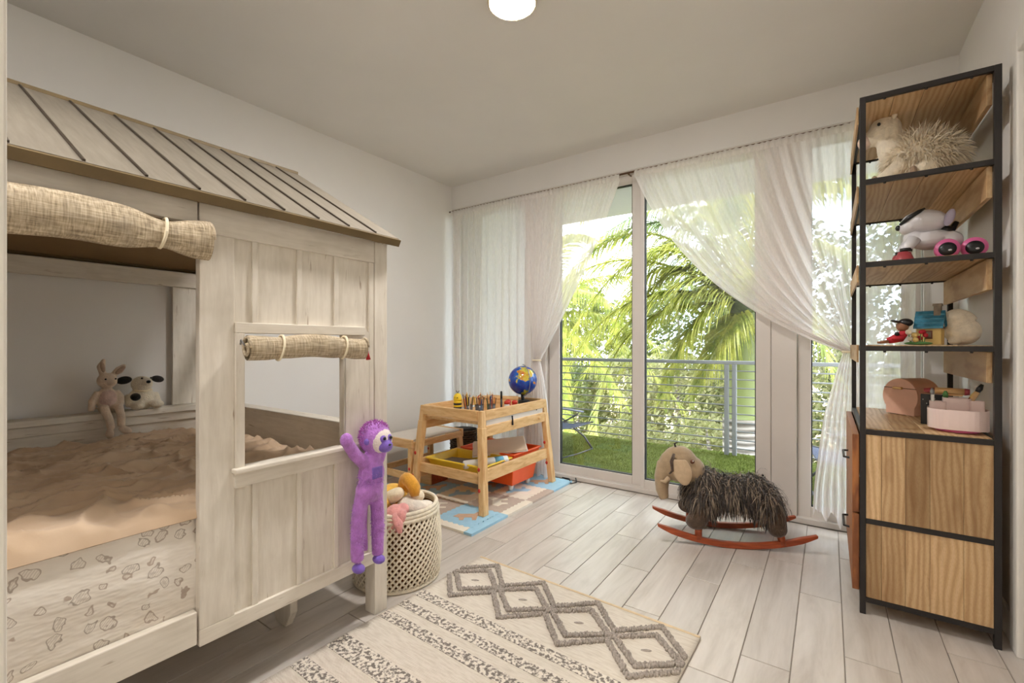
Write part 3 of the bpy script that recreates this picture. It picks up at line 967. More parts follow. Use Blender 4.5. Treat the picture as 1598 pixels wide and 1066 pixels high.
build_shell()
ceiling_lamp((-1.126, 1.624, ZC), 'round flush ceiling lamp glowing with a brass rim', 'lamp')
ceiling_lamp((-0.3, -1.6, ZC), 'added unseen fill lamp on the hall ceiling behind the doorway', 'hall_fill')  # added fill light, out of view behind the camera
ceiling_lamp((-1.18, -0.10, ZC), 'added unseen fill lamp on the ceiling over the entry end of the room', 'entry_fill')  # extra lamp, unseen, added to even out the room's brightness
build_windows()
build_curtains()
build_balcony()
build_outdoors()
# ------------------------------------------------------------------ house bed
def build_bed():
    X0 = -1.51                                    # front face
    b = thing('house_bed', 'whitewashed wooden house bed with a grey metal-look gable roof', 'bed', (0, 0, 0))
    YE, YN = 1.265, -0.76                          # foot end, near end
    XB = -2.975
    post = lambda x0, x1, y0, y1, z1: bx('post', x0, x1, y0, y1, 0, z1, 'washed_v', b, 0.003)
    post(X0 - 0.062, X0, 1.202, YE, 1.515)
    post(XB, XB + 0.062, 1.202, YE, 1.515)
    post(X0 - 0.062, X0, YN, YN + 0.063, 1.515)
    post(XB, XB + 0.062, YN, YN + 0.063, 1.515)
    # top rails (front split at the panel edge), back and ends
    bx('top_rail', X0 - 0.028, X0 - 0.001, YN + 0.063, 0.571, 1.452, 1.515, 'washed_y', b, 0.002)
    bx('top_rail', X0 - 0.028, X0, 0.575, 1.199, 1.428, 1.515, 'washed_y', b, 0.002)
    bx('back_top_rail', XB + 0.005, XB + 0.035, YN + 0.063, 1.202, 1.415, 1.495, 'washed_y', b, 0.002)
    bx('end_top_rail', XB + 0.062, X0 - 0.062, YE - 0.035, YE - 0.005, 1.44, 1.51, 'washed_x', b, 0.002)
    bx('end_top_rail', XB + 0.062, X0 - 0.062, YN + 0.005, YN + 0.035, 1.44, 1.51, 'washed_x', b, 0.002)
    # low front rail by the opening
    bx('side_rail', X0 - 0.03, X0 - 0.002, YN + 0.063, 0.570, 0.223, 0.319, 'washed_y', b, 0.003)
    # front panel: stiles, rails, recessed boards, battens
    XP = X0 - 0.012                                # recessed board face
    bx('stile', X0 - 0.028, X0 - 0.0005, 0.575, 0.671, 0.262, 1.428, 'washed_v', b, 0.002)
    bx('stile', X0 - 0.028, X0 - 0.003, 1.177, 1.200, 0.262, 1.428, 'washed_v', b, 0.002)
    bx('bottom_rail', X0 - 0.028, X0, 0.575, 1.199, 0.213, 0.262, 'washed_y', b, 0.002)
    ys = [0.671, 0.735, 0.885, 1.030, 1.177]
    for i in range(4):
        bx('board', XP - 0.014, XP, ys[i] + 0.001, ys[i + 1] - 0.001, 1.150, 1.428, 'washed_v', b)
        bx('board', XP - 0.014, XP, ys[i] + 0.001, ys[i + 1] - 0.001, 0.262, 0.668, 'washed_v', b)
        if i:
            for z0, z1 in ((1.167, 1.428), (0.262, 0.655)):
                bx('batten', XP, X0 - 0.004, ys[i] - 0.009, ys[i] + 0.009, z0, z1, 'washed_v', b, 0.0015)
    bx('board', XP - 0.014, XP + 0.008, 1.066, 1.177, 0.668, 1.150, 'washed_v', b)
    # window trim and sill
    bx('window_trim', X0 - 0.030, X0 + 0.008, 0.671, 0.698, 0.715, 1.134, 'washed_v', b, 0.002)
    bx('window_trim', X0 - 0.030, X0 + 0.008, 0.671, 1.150, 1.134, 1.167, 'washed_y', b, 0.002)
    bx('window_reveal', X0 - 0.034, XP + 0.008, 1.062, 1.068, 0.72, 1.134, 'washed_v', b)
    bx('sill', X0 - 0.030, X0 + 0.026, 0.662, 1.130, 0.700, 0.716, 'washed_y', b, 0.004)
    bx('sill_apron', X0 - 0.010, X0 + 0.010, 0.668, 1.118, 0.655, 0.700, 'washed_y', b, 0.002)
    # back: low wall with cap, wide corner board; foot board and head board
    bx('back_rail', XB + 0.002, XB + 0.075, YN + 0.063, 1.202, 0.300, 0.735, 'washed_y', b, 0.002)
    bx('back_moulding', XB + 0.075, XB + 0.088, YN + 0.063, 1.20, 0.690, 0.735, 'washed_y', b, 0.003)
    bx('back_cap', XB + 0.0, XB + 0.105, YN + 0.063, 1.202, 0.735, 0.765, 'washed_y', b, 0.004)
    bx('corner_board', XB + 0.004, XB + 0.022, 0.995, 1.200, 0.766, 1.414, 'washed_v', b, 0.002)
    bx('corner_board', XB + 0.004, XB + 0.022, YN + 0.063, YN + 0.27, 0.766, 1.414, 'washed_v', b, 0.002)
    for y0, y1, yc0, yc1, s in ((1.208, 1.258, 1.19, 1.264, 0), (YN + 0.006, YN + 0.056, YN, YN + 0.072, 1)):
        bx('end_board', XB + 0.062, X0 - 0.062, y0, y1, 0.300, 0.735, 'washed_x', b, 0.002)
        bx('end_cap', XB + 0.062, X0 - 0.062, yc0, yc1, 0.735, 0.765, 'washed_x', b, 0.004)
    bx('end_moulding', XB + 0.062, X0 - 0.062, 1.196, 1.208, 0.690, 0.735, 'washed_x', b, 0.003)
    # slats and the wedge-cut centre legs
    for k in range(12):
        y = YN + 0.12 + k * 0.164
        bx('slat', XB + 0.078, X0 - 0.032, y, y + 0.075, 0.285, 0.300, 'washed_x', b)
    for y in (0.955, 0.05):
        MB().prism([(-1.80, 0.0), (-1.735, 0.0), (-1.700, 0.06), (-1.70, 0.285), (-1.84, 0.285), (-1.84, 0.06)], 'y', y, y + 0.03).build('support_leg', 'washed_v', b, bevel=0.002, fix=True)
    # roof: gable frames, metal-look panels and standing seams on both slopes
    XR_, ZR_, ZE = -2.243, 1.955, 1.522
    XEF, XEB = -1.478, -2.992
    for s, xe in ((1, XEF), (-1, XEB)):
        dx, dz = XR_ - xe, ZR_ - ZE
        L = math.hypot(dx, dz)
        n = Vector((-dz, 0, dx)) if dx > 0 else Vector((dz, 0, -dx))
        n = n.normalized()
        if n.z < 0: n = -n
        seams = [0.315 - 0.1245 * k for k in range(8, 0, -1)] + [0.315 + 0.1232 * k for k in range(8)]
        edges = [YN - 0.03] + seams + [1.292]
        def slab(y0, y1, t0, t1, a=0.0, e=1.0):
            pe, pr = Vector((xe, 0, ZE)), Vector((XR_, 0, ZR_))
            p, q = pe.lerp(pr, a), pe.lerp(pr, e)
            lo = [p + n * t0, p + n * t0, q + n * t0, q + n * t0]
            hi = [p + n * t1, p + n * t1, q + n * t1, q + n * t1]
            yy = (y0, y1, y1, y0)
            return MB().hexa([(c.x, y, c.z) for c, y in zip(lo, yy)], [(c.x, y, c.z) for c, y in zip(hi, yy)])
        if s == 1 or True:
            for i in range(len(edges) - 1):
                slab(edges[i], edges[i + 1], 0.012, 0.018).build('roof_panel', 'roof', b, fix=True)
        for y in seams:
            slab(y - 0.003, y + 0.003, 0.018, 0.0235, 0.006, 0.985).build('roof_seam', 'seam', b, fix=True)
        slab(YN - 0.03, 1.292, -0.004, 0.012).build('roof_deck', 'roof_inside', b, fix=True)
        slab(YN - 0.032, 1.294, -0.012, 0.0165, -0.016, 0.004).build('eave_strip', 'eave', b, fix=True)
    bx('ridge_cap', XR_ - 0.02, XR_ + 0.02, YN - 0.03, 1.292, ZR_ + 0.008, ZR_ + 0.024, 'eave', b, 0.003)
    for y in (YE - 0.03, YN):
        MB().prism([(XB + 0.01, 1.515), (X0 - 0.01, 1.515), (X0 - 0.05, 1.530), (XR_, 1.935), (XB + 0.05, 1.530)], 'y', y, y + 0.025).build('gable_frame', 'washed_x', b, fix=True) if y == YN else None
    for s, xe in ((1, XEF), (-1, XEB)):
        MB().tube([(xe - s * 0.03, YE - 0.02, 1.515), (XR_, YE - 0.02, 1.935)], 0.022, 4).build('gable_beam', 'washed_x', b)
    # linen roll over the big opening, gathered by a cord
    def roll(y0, y1, xc, zc, r, squeezes, seed, name='fabric_roll'):
        N, K = 90, 22
        vs = MB()
        def f(u, v):
            y = y0 + (y1 - y0) * v
            q = 1.0
            for yc, k, w in squeezes:
                q *= 1 - k * math.exp(-((y - yc) / w) ** 2)
            a = 2 * PI * u
            rr = r * q * (1 + 0.05 * noise.noise((math.cos(a) * 1.5, math.sin(a) * 1.5, y * 9 + seed)) + 0.035 * math.sin(a * 9 + seed) * (1 - q) * 3)
            sag = -0.010 * noise.noise((y * 5, seed, 0))
            return (xc + rr * 0.72 * math.cos(a), y, zc + sag + rr * 1.08 * math.sin(a))
        vs.grid(f, K * 2, N)
        o = vs.build(name, 'linen', b, smooth=True)
        # spiral end of the roll
        for ye, dy in ((y1, 0.004), (y0, -0.004)):
            sp = MB()
            pts = [(xc + 0.72 * r * (1 - 0.8 * t) * math.cos(9 * t), ye + dy * 0.2, zc + 1.05 * r * (1 - 0.8 * t) * math.sin(9 * t)) for t in [k / 40 for k in range(41)]]
            sp.tube(pts, 0.005, 5)
            sp.lathe([(r * 0.70, 0.0), (0.001, 0.001)], 16, M=Matrix.Translation((xc, ye - dy, zc)) @ Euler((PI / 2, 0, 0)).to_matrix().to_4x4(), caps=False)
            sp.build('roll_end', 'linen', o, smooth=True)
        for yc, k, w in squeezes:
            rr = r * (1 - k) + 0.004
            pts = [(xc + rr * 0.74 * math.cos(a), yc + 0.006 * math.sin(a), zc + rr * 1.1 * math.sin(a)) for a in [2 * PI * j / 20 for j in range(21)]]
            MB().tube(pts, 0.0042, 6, caps=False).build('tie_cord', 'cord', o, smooth=True)
        return o
    roll(YN + 0.07, 0.590, X0 + 0.022, 1.402, 0.052, [(0.478, 0.36, 0.055), (-0.10, 0.36, 0.055)], 1.0)
    o = roll(0.688, 1.118, X0 + 0.042, 1.088, 0.036, [(0.790, 0.10, 0.03), (1.025, 0.10, 0.03)], 6.0)
    MT['tassel_pink'] = mat('pink_thread', lin(216, 120, 160), 0.8, 0.1)
    MT['tassel_red'] = mat('red_thread', lin(176, 34, 40), 0.8, 0.1)
    MB().tube([(X0 + 0.045, 1.120, 1.090), (X0 + 0.045, 1.132, 1.066)], [0.004, 0.006], 8).build('tassel_cord', 'tassel_pink', o, smooth=True)
    MB().tube([(X0 + 0.045, 1.132, 1.066), (X0 + 0.043, 1.137, 1.040)], [0.004, 0.009], 8).build('tassel', 'tassel_red', o, smooth=True)
    MB().tube([(X0 + 0.01, 0.684, 1.10), (X0 + 0.03, 0.676, 1.112), (X0 + 0.04, 0.682, 1.095)], 0.003, 6).build('roll_hook', 'chrome', o, smooth=True)
    return b

def build_bedding():
    # mattress under a printed fitted sheet
    N = 40
    mt = MB()
    x0, x1, y0, y1, z0, z1 = -2.885, -1.545, -0.68, 1.17, 0.302, 0.585
    def side(u, v):
        # around the perimeter, gently bulging and creased
        per = [(x0, y0), (x1, y0), (x1, y1), (x0, y1), (x0, y0)]
        k = min(int(u * 4), 3)
        t = u * 4 - k
        p, q = per[k], per[k + 1]
        x, y = p[0] + (q[0] - p[0]) * t, p[1] + (q[1] - p[1]) * t
        n = [(0, -1), (1, 0), (0, 1), (-1, 0)][k]
        w = 0.010 * math.sin(v * PI) + 0.004 * noise.noise((x * 6, y * 6, v * 3)) - 0.010 * (abs(2 * t - 1) ** 30)
        return (x + n[0] * w, y + n[1] * w, z0 + (z1 - z0) * v)
    mt.grid(side, 320, 14)
    mt.add([(x0, y0, z1), (x1, y0, z1), (x1, y1, z1), (x0, y1, z1)], [(0, 1, 2, 3)])
    mt.add([(x0, y0, z0), (x1, y0, z0), (x1, y1, z0), (x0, y1, z0)], [(3, 2, 1, 0)])
    m = mt.build('mattress', 'sheet', None, smooth=True)
    tag(m, 'mattress in a white fitted sheet printed with small brown doodles', 'mattress')
    # duvet: a wrinkled quilt lying on it, rounded over at the front
    qx0, qx1 = -2.868, -1.530
    def top(u, v):
        x = qx0 + (qx1 - qx0) * u
        y = -0.66 + 1.81 * v
        e = min(u, 1 - u) * (qx1 - qx0)
        d = min(1.0, e / 0.085)
        round_ = math.sqrt(max(0.0, 1 - (1 - d) ** 2))
        ev = min(v, 1 - v) * 1.81
        d2 = min(1.0, ev / 0.07)
        round_ *= math.sqrt(max(0.0, 1 - (1 - d2) ** 2))
        P = Vector((x * 6.5, y * 2.6, 0.3))
        P = P + noise.noise_vector(Vector((x * 3, y * 3, 2.0))) * 0.8
        r1 = 1 - abs(noise.noise(P))
        r2 = 1 - abs(noise.noise(Vector((x * 15 + 4, y * 7, 5.0)) + noise.noise_vector(Vector((x * 5, y * 5, 9.0)))))
        r3 = 1 - abs(noise.noise(Vector((x * 26, y * 13, 3.0)) + noise.noise_vector(Vector((x * 9, y * 9, 4.0))) * 1.2))
        h = 0.006 * r3 ** 3 + 0.030 * (r1 ** 3) + 0.022 * (r2 ** 5) + 0.012 * noise.noise((x * 2, y * 2, 7))
        z = 0.588 + (0.030 + h) * round_
        return (x + 0.006 * noise.noise((y * 6, 1, 1)) * (1 if u > 0.98 else 0), y, z)
    q = MB().grid(top, 230, 300)
    def under(u, v):
        x, y, z = top(u, 1 - v)
        return (x, y, 0.587)
    q.grid(lambda u, v: under(u, v), 30, 30)
    o = q.build('duvet', 'duvet', None, smooth=True)
    tag(o, 'crumpled tan cotton quilt spread over the bed', 'quilt')

build_bed()
build_bedding()
# ------------------------------------------------------------------ shelving unit against the right wall
SX0, SX1, SY0, SY1 = 0.105, 0.512, 2.345, 3.15
ZT, Z1, Z2, Z3, ZD, ZM, ZL = 2.108, 1.770, 1.433, 1.092, 0.752, 0.390, 0.070

def build_shelf():
    t = thing('shelving_unit', 'tall black metal shelving unit with mango wood shelves and drawer cabinet', 'shelf', (0, 0, 0))
    p = 0.020
    for x in (SX0, SX1 - p):
        for y in (SY0, SY1 - p):
            bx('post', x, x + p, y, y + p, 0, ZT, 'black_metal', t, 0.0015)
    for z in (ZT, Z1, Z2, Z3, ZD, ZM, ZL):
        for y in (SY0, SY1 - p):
            if z == ZM and y != SY0:
                continue
            bx('end_rail', SX0 + p, SX1 - p, y + 0.002, y + p - 0.002, z - 0.020, z, 'black_metal', t)
        if z != ZM:
            for x in (SX0, SX1 - p):
                bx('side_rail', x + 0.002, x + p - 0.002, SY0 + p, SY1 - p, z - 0.020, z, 'black_metal', t)
    # boards of each shelf run along the wall; a back strip and a front lip hang under them
    w = (SX1 - SX0 - 2 * p) / 4
    for z in (ZT, Z1, Z2, Z3, ZD):
        for k in range(4):
            x = SX0 + p + k * w
            bx('shelf_board', x + 0.0006, x + w - 0.0006, SY0 + p, SY1 - p, z - 0.014, z + 0.004 - 0.0015 * (k % 2), 'mango_y', t, 0.001)
        if z not in (ZD,):
            bx('back_strip', SX1 - p - 0.016, SX1 - p, SY0 + p + 0.002, SY1 - p - 0.002, z - 0.135, z - 0.021, 'mango_y', t, 0.002)
            bx('front_lip', SX0 - 0.006, SX0 + 0.001, SY0 + 0.10, SY1 - 0.004, z - 0.070, z + 0.004, 'mango_y', t, 0.001)
        for x in (SX0 + 0.08, SX0 + 0.205, SX0 + 0.33):
            for y in (SY0 + 0.010, SY1 - 0.010):
                if z != ZD:
                    MB().lathe([(0.0055, 0), (0.004, -0.006)], 8, (x, y, z - 0.020)).build('bolt', 'black_metal', t)
    # cabinet: end planks near and far, back, floor, two drawer fronts facing the room
    pw = (SX1 - SX0 - 2 * p)
    cuts = [0.0, 0.135, 0.335, 0.53, 0.785, 1.0]
    for (z0, z1) in ((ZL, ZM - 0.020), (ZM, ZD - 0.020)):
        for i in range(5):
            a, b = SX0 + p + pw * cuts[i], SX0 + p + pw * cuts[i + 1]
            bx('end_plank', a + 0.0004, b - 0.0004, SY0 + 0.005, SY0 + 0.016, z0, z1, 'mango_v', t, 0.0008)
            bx('end_plank', a + 0.0004, b - 0.0004, SY1 - 0.016, SY1 - 0.005, z0, z1, 'mango_v', t, 0.0008)
    bx('cabinet_back', SX1 - p - 0.012, SX1 - p, SY0 + p, SY1 - p, ZL, ZD - 0.02, 'mango_v', t)
    bx('cabinet_floor', SX0 + p, SX1 - p - 0.012, SY0 + p, SY1 - p, ZL, ZL + 0.015, 'mango_y', t)
    for z0, z1 in ((0.088, 0.40), (0.408, 0.728)):
        d = bx('drawer_front', SX0 - 0.024, SX0 - 0.001, SY0 + 0.012, SY1 - 0.012, z0, z1, 'mango_dark', t, 0.002)
        MB().tube([(SX0 - 0.024, 2.66, (z0 + z1) / 2), (SX0 - 0.045, 2.67, (z0 + z1) / 2), (SX0 - 0.045, 2.83, (z0 + z1) / 2), (SX0 - 0.024, 2.84, (z0 + z1) / 2)], 0.005, 6).build('handle', 'black_metal', d)

def disc(c, r, h, axis=(0, -1, 0), n=24, prof=None):
    """short cylinder whose flat end looks along axis"""
    q = Vector((0, 0, 1)).rotation_difference(Vector(axis).normalized())
    M = Matrix.Translation(c) @ q.to_matrix().to_4x4()
    return MB().lathe(prof or [(r * 0.9, -h / 2), (r, -h / 4), (r, h / 4), (r * 0.9, h / 2)], n, M=M)

def build_shelf_toys():
    g = random.Random(11)
    MT['plush_cream'] = plush('cream_plush', lin(228, 217, 196))
    MT['plush_pinkish'] = plush('blush_plush', lin(214, 190, 172))
    MT['fur_cream'] = mat('cream_long_fur', lin(232, 222, 202), 0.8, 0.15, 30, sheen=0.3)
    MT['hoof'] = plush('taupe_plush', lin(150, 126, 104))
    # shaggy cream plush on the top shelf, heading left
    t = thing('plush_llama', 'shaggy cream plush animal with a pale snout lying on the top shelf', 'plush toy', (0.30, 2.62, Z1 + 0.005), R(6))
    t.scale = (1.05, 1.08, 1.36)
    mb = MB()
    mb.ell((0.035, 0, 0.085), (0.115, 0.078, 0.076)).ell((-0.06, 0, 0.13), (0.055, 0.05, 0.07), (0, -0.5, 0)).ell((-0.09, 0, 0.20), (0.058, 0.048, 0.048))
    mb.tube([(-0.10, 0.0, 0.195), (-0.155, 0, 0.175)], [0.036, 0.026], 10)
    for s in (-1, 1):
        mb.tube([(-0.04, s * 0.05, 0.075), (-0.09, s * 0.055, 0.035), (-0.125, s * 0.055, 0.024)], [0.03, 0.026, 0.022], 10)
        mb.tube([(0.05, s * 0.065, 0.05), (-0.01, s * 0.085, 0.028)], [0.032, 0.026], 10)
    mb.build('body', 'plush_cream', t, voxel=0.006)
    MB().ell((-0.158, 0, 0.172), (0.026, 0.028, 0.024)).build('snout', 'plush_pinkish', t, smooth=True)
    for s in (-1, 1):
        MB().ell((-0.065, s * 0.038, 0.243), (0.011, 0.009, 0.026), (s * 0.3, 0.2, 0)).build('ear', 'plush_cream', t, smooth=True)
        MB().ell((-0.018, s * 0.088, 0.028), (0.012, 0.026, 0.024)).build('hoof', 'hoof', t, smooth=True)
        MB().ell((-0.136, s * 0.055, 0.024), (0.013, 0.021, 0.021)).build('hoof', 'hoof', t, smooth=True)
        MB().ell((-0.118, s * 0.043, 0.212), 0.006, nu=8, nv=6).build('eye', 'black', t, smooth=True)
    pts = ell_points((0.035, 0, 0.088), (0.118, 0.080, 0.078), 2600, g, keep=lambda p, v: p.z > 0.03)
    f = fur(pts, 0.05, 3, 0.0024, 0.9, g, 0.5).build('fur', 'fur_cream', t)
    f['kind'] = 'stuff'
    # white robot puppy with pink wheels
    MT['robot_white'] = mat('glossy_white_plastic', lin(214, 212, 216), 0.3, 0.03)
    MT['robot_pink'] = mat('pink_plastic', lin(214, 104, 156), 0.35, 0.06)
    MT['robot_red'] = mat('dark_pink_plastic', lin(170, 70, 76), 0.4, 0.08)
    t = thing('robot_puppy', 'white toy robot puppy with black visor and pink wheels on the second shelf', 'toy', (0.35, 2.55, Z2 + 0.005), R(4))
    MB().ell((0.0, 0, 0.095), (0.075, 0.05, 0.042)).ell((0.055, 0, 0.085), (0.045, 0.045, 0.04)).ell((-0.055, 0, 0.105), (0.036, 0.04, 0.04)).build('body', 'robot_white', t, voxel=0.004)
    h = MB().ell((-0.022, -0.01, 0.172), (0.076, 0.06, 0.048), (0, 0.10, 0)).ell((-0.078, -0.012, 0.152), (0.030, 0.036, 0.028)).build('head', 'robot_white', t, voxel=0.004)
    MB().ell((-0.108, -0.014, 0.154), (0.010, 0.014, 0.012), nu=10, nv=7).build('nose', 'black', h, smooth=True)
    MB().tube([(-0.104, -0.028, 0.165), (-0.080, -0.052, 0.185), (-0.050, -0.058, 0.205), (-0.03, -0.045, 0.218)], [0.006, 0.009, 0.008, 0.004], 8).build('visor', 'black', h, smooth=True)
    MB().ell((0.045, -0.052, 0.170), (0.016, 0.012, 0.034), (0.2, 0.25, 0)).build('ear', mat('lilac_plastic', lin(176, 168, 190), 0.4, 0.04), h, smooth=True)
    MB().tube([(0.045, 0.02, 0.11), (0.07, 0.03, 0.135), (0.086, 0.03, 0.165)], [0.010, 0.013, 0.009], 10).build('tail', 'black', t, smooth=True)
    MB().tube([(0.03, 0.0, 0.130), (0.06, 0.0, 0.125)], [0.024, 0.02], 12).build('collar', 'black', t, smooth=True)
    for i, (wx, wy) in enumerate(((0.035, -0.062), (0.118, -0.045))):
        w = disc((wx, wy, 0.042), 0.040, 0.032, (-0.15, -1, 0.05)).build('wheel', 'robot_pink', t, smooth=True)
        disc((wx - 0.002, wy - 0.0165, 0.040), 0.028, 0.010, (-0.15, -1, 0.05), 24, [(0.028, -0.004), (0.026, 0.004), (0.010, 0.006)]).build('hub', 'black', w, smooth=True)
        MB().ell((wx + 0.004, wy - 0.024, 0.034), (0.006, 0.003, 0.004), nu=8, nv=6).build('hub_stud', 'robot_white', w, smooth=True)
    for s in (-1, 1):
        l = MB().tube([(-0.06, s * 0.04, 0.10), (-0.085, s * 0.045, 0.062), (-0.088, s * 0.045, 0.045)], [0.024, 0.020, 0.018], 12).build('front_leg', 'robot_white', t, smooth=True)
        MB().lathe([(0.021, 0.046), (0.021, 0.060)], 14, (-0.088, s * 0.045, 0)).build('ankle_band', 'black', l, smooth=True)
        MB().lathe([(0.036, 0.0), (0.034, 0.012), (0.020, 0.046)], 16, (-0.094, s * 0.045, 0)).build('boot', 'robot_red', l, smooth=True)
    # third shelf: doll in a black cap, little red posy figures, toy house, white bunny lamp
    z3 = Z3 + 0.005
    MT['doll_skin'] = mat('doll_skin', lin(150, 104, 74), 0.5, 0.05)
    MT['red_cloth'] = mat('red_cloth', lin(184, 34, 48), 0.7, 0.15)
    MT['leaf_felt'] = mat('green_felt', lin(92, 140, 82), 0.9, 0.15)
    MT['tan_paper'] = mat('tan_paper', lin(214, 186, 118), 0.8, 0.1)
    t = thing('doll', 'small lying doll with red coat and black cap on the third shelf', 'doll', (0.235, 2.50, z3), R(10))
    MB().ell((0.02, 0, 0.078), (0.022, 0.020, 0.024)).build('head', 'doll_skin', t, smooth=True)
    MB().tube([(0.03, 0, 0.055), (0.01, 0, 0.03), (-0.03, 0, 0.016)], [0.014, 0.021, 0.013], 10).ell((0.0, -0.02, 0.028), (0.022, 0.010, 0.010)).build('coat', 'red_cloth', t, voxel=0.003)
    for s in (-1, 1):
        MB().tube([(-0.03, s * 0.008, 0.014), (-0.062, s * 0.010, 0.009)], [0.007, 0.005], 8).build('leg', 'doll_skin', t, smooth=True)
    MB().ell((0.03, 0, 0.092), (0.026, 0.023, 0.018)).ell((-0.004, -0.004, 0.098), (0.018, 0.016, 0.005), (0, 0.25, 0)).build('cap', 'black', t, smooth=True)
    MB().ell((-0.004, -0.020, 0.045), 0.009, nu=10, nv=7).build('hair_bun', 'black', t, smooth=True)
    t = thing('flower_posy', 'little bunch of red felt flowers and berries before the toy house', 'ornament', (0.30, 2.47, z3))
    MB().ell((0, 0, 0.006), (0.045, 0.022, 0.007)).build('leaf_mat', 'leaf_felt', t, smooth=True)
    for i in range(9):
        x, y, zz, r = g.uniform(-0.04, 0.03), g.uniform(-0.016, 0.02), g.uniform(0.018, 0.055), g.uniform(0.006, 0.012)
        MB().ell((x, y, zz), r, nu=9, nv=6).build('flower', ['red_cloth', 'tan_paper', 'red_cloth', 'plush_cream'][i % 4], t, smooth=True)
        MB().tube([(x * 0.8, y * 0.8, 0.004), (x, y, zz)], 0.0016, 5).build('stalk', 'leaf_felt', t)
    t = thing('toy_house', 'small toy house with teal shingle roof and cream walls on the third shelf', 'toy house', (0.345, 2.53, z3), R(-18))
    MT['teal_roof'] = mat('teal_painted_shingle', lin(46, 112, 136), 0.5, 0.3, 60)
    MT['brown_trim'] = mat('brown_trim', lin(104, 62, 40), 0.6, 0.1)
    MT['stone'] = mat('grey_brown_stone', lin(120, 108, 92), 0.8, 0.3, 60)
    MB().box(-0.038, 0.038, -0.03, 0.03, 0, 0.075).build('walls', 'tan_paper', t, bevel=0.002)
    MB().prism([(-0.03, 0.075), (0.03, 0.075), (0, 0.128)], 'x', -0.038, 0.038).build('gable', 'plush_cream', t, fix=True)
    for s in (-1, 1):
        for k in range(4):
            a, b_ = k / 4, (k + 1) / 4 + 0.03
            y0, z0 = s * (0.042 * (1 - a)), 0.066 + 0.070 * a
            y1, zz1 = s * (0.042 * (1 - b_)), 0.066 + 0.070 * b_
            MB().hexa([(-0.046, y0, z0), (0.046, y0, z0), (0.046, y1, zz1 - 0.002), (-0.046, y1, zz1 - 0.002)],
                      [(-0.046, y0, z0 + 0.008), (0.046, y0, z0 + 0.008), (0.046, y1, zz1 + 0.002), (-0.046, y1, zz1 + 0.002)]).build('shingle_row', 'teal_roof', t, fix=True)
    MB().box(0.012, 0.034, -0.012, 0.012, 0.10, 0.165).box(0.009, 0.037, -0.015, 0.015, 0.158, 0.168).build('chimney', 'stone', t, bevel=0.001)
    MB().box(-0.012, 0.012, -0.033, -0.0295, 0.024, 0.058).build('window_frame', 'brown_trim', t)
    MB().box(-0.008, 0.008, -0.0345, -0.0325, 0.030, 0.052).build('window_glass', 'stone', t)
    MB().box(-0.040, 0.040, -0.032, 0.032, 0.066, 0.073).build('eave_band', 'brown_trim', t)
    t = thing('bunny_lamp', 'plain white rounded bunny figure on the third shelf beside the toy house', 'figurine', (0.447, 2.565, z3), R(0))
    MB().ell((0, 0, 0.055), (0.058, 0.05, 0.057)).ell((-0.018, -0.005, 0.112), (0.042, 0.038, 0.034)).ell((0.01, 0.005, 0.125), (0.038, 0.014, 0.014), (0, 0.55, 0)).ell((0.01, -0.02, 0.122), (0.036, 0.013, 0.013), (0, 0.6, 0)).ell((-0.03, -0.03, 0.014), (0.02, 0.014, 0.014)).build('body', 'plush_cream', t, voxel=0.004)
    MB().ell((-0.058, -0.01, 0.118), (0.009, 0.009, 0.009), nu=8, nv=6).build('nose', 'black', t, smooth=True)
    # desk board: blush bag, oval organiser and what stands in it
    zd = ZD + 0.005
    MT['blush'] = mat('blush_leatherette', lin(224, 178, 154), 0.5, 0.05, 20, bump=0.1, bscale=200)
    MT['organiser'] = mat('pale_pink_plastic', lin(228, 206, 200), 0.35, 0.03)
    t = thing('blush_case', 'blush pink half-round case with a gold clasp on the cabinet top', 'case', (0.335, 2.955, zd), R(-47))
    prof = [(-0.070, 0.0), (0.070, 0.0)] + [(0.088 * math.cos(a), 0.088 + 0.088 * math.sin(a)) for a in [-0.62 + (PI + 1.24) * k / 22 for k in range(23)]]
    MB().prism(prof, 'y', -0.065, 0.065).build('shell', 'blush', t, fix=True, bevel=0.004)
    MB().prism([(p[0] * 0.985, 0.0015 + p[1] * 0.985) for p in prof], 'y', -0.068, -0.064).build('front_panel', 'blush', t, fix=True)
    MB().tube([(-0.078, -0.0685, 0.128), (0.078, -0.0685, 0.128)], 0.0018, 5).build('lid_seam', 'brown_trim', t)
    MB().box(-0.030, 0.016, -0.078, -0.066, 0.122, 0.134).build('clasp', 'brass', t, bevel=0.003)
    t = thing('desk_organiser', 'pale pink oval desk organiser with compartments on the cabinet top', 'organiser', (0.418, 2.485, zd), R(-6))
    def oval(rx, ry, z0, z1, th, c=(0, 0), p=3.0):
        def sup(a, k):
            ca, sa = math.cos(a), math.sin(a)
            return (c[0] + (rx - k) * math.copysign(abs(ca) ** (2 / p), ca), c[1] + (ry - k) * math.copysign(abs(sa) ** (2 / p), sa))
        n = 36
        mb = MB()
        ring = [[(*sup(2 * PI * i / n, 0), z0) for i in range(n)], [(*sup(2 * PI * i / n, 0), z1) for i in range(n)], [(*sup(2 * PI * i / n, th), z1) for i in range(n)], [(*sup(2 * PI * i / n, th), z0 + th) for i in range(n)]]
        vs = sum(ring, [])
        fs = [(j * n + i, j * n + (i + 1) % n, (j + 1) * n + (i + 1) % n, (j + 1) * n + i) for j in range(3) for i in range(n)]
        fs += [tuple(range(n))[::-1], tuple(range(3 * n, 4 * n))]
        return mb.add(vs, fs)
    oval(0.088, 0.080, 0.012, 0.088, 0.004).build('tray', 'organiser', t, smooth=False)
    MB().lathe([(0.062, 0.0), (0.066, 0.004), (0.060, 0.012)], 28).build('turntable', 'robot_pink', t, smooth=True)
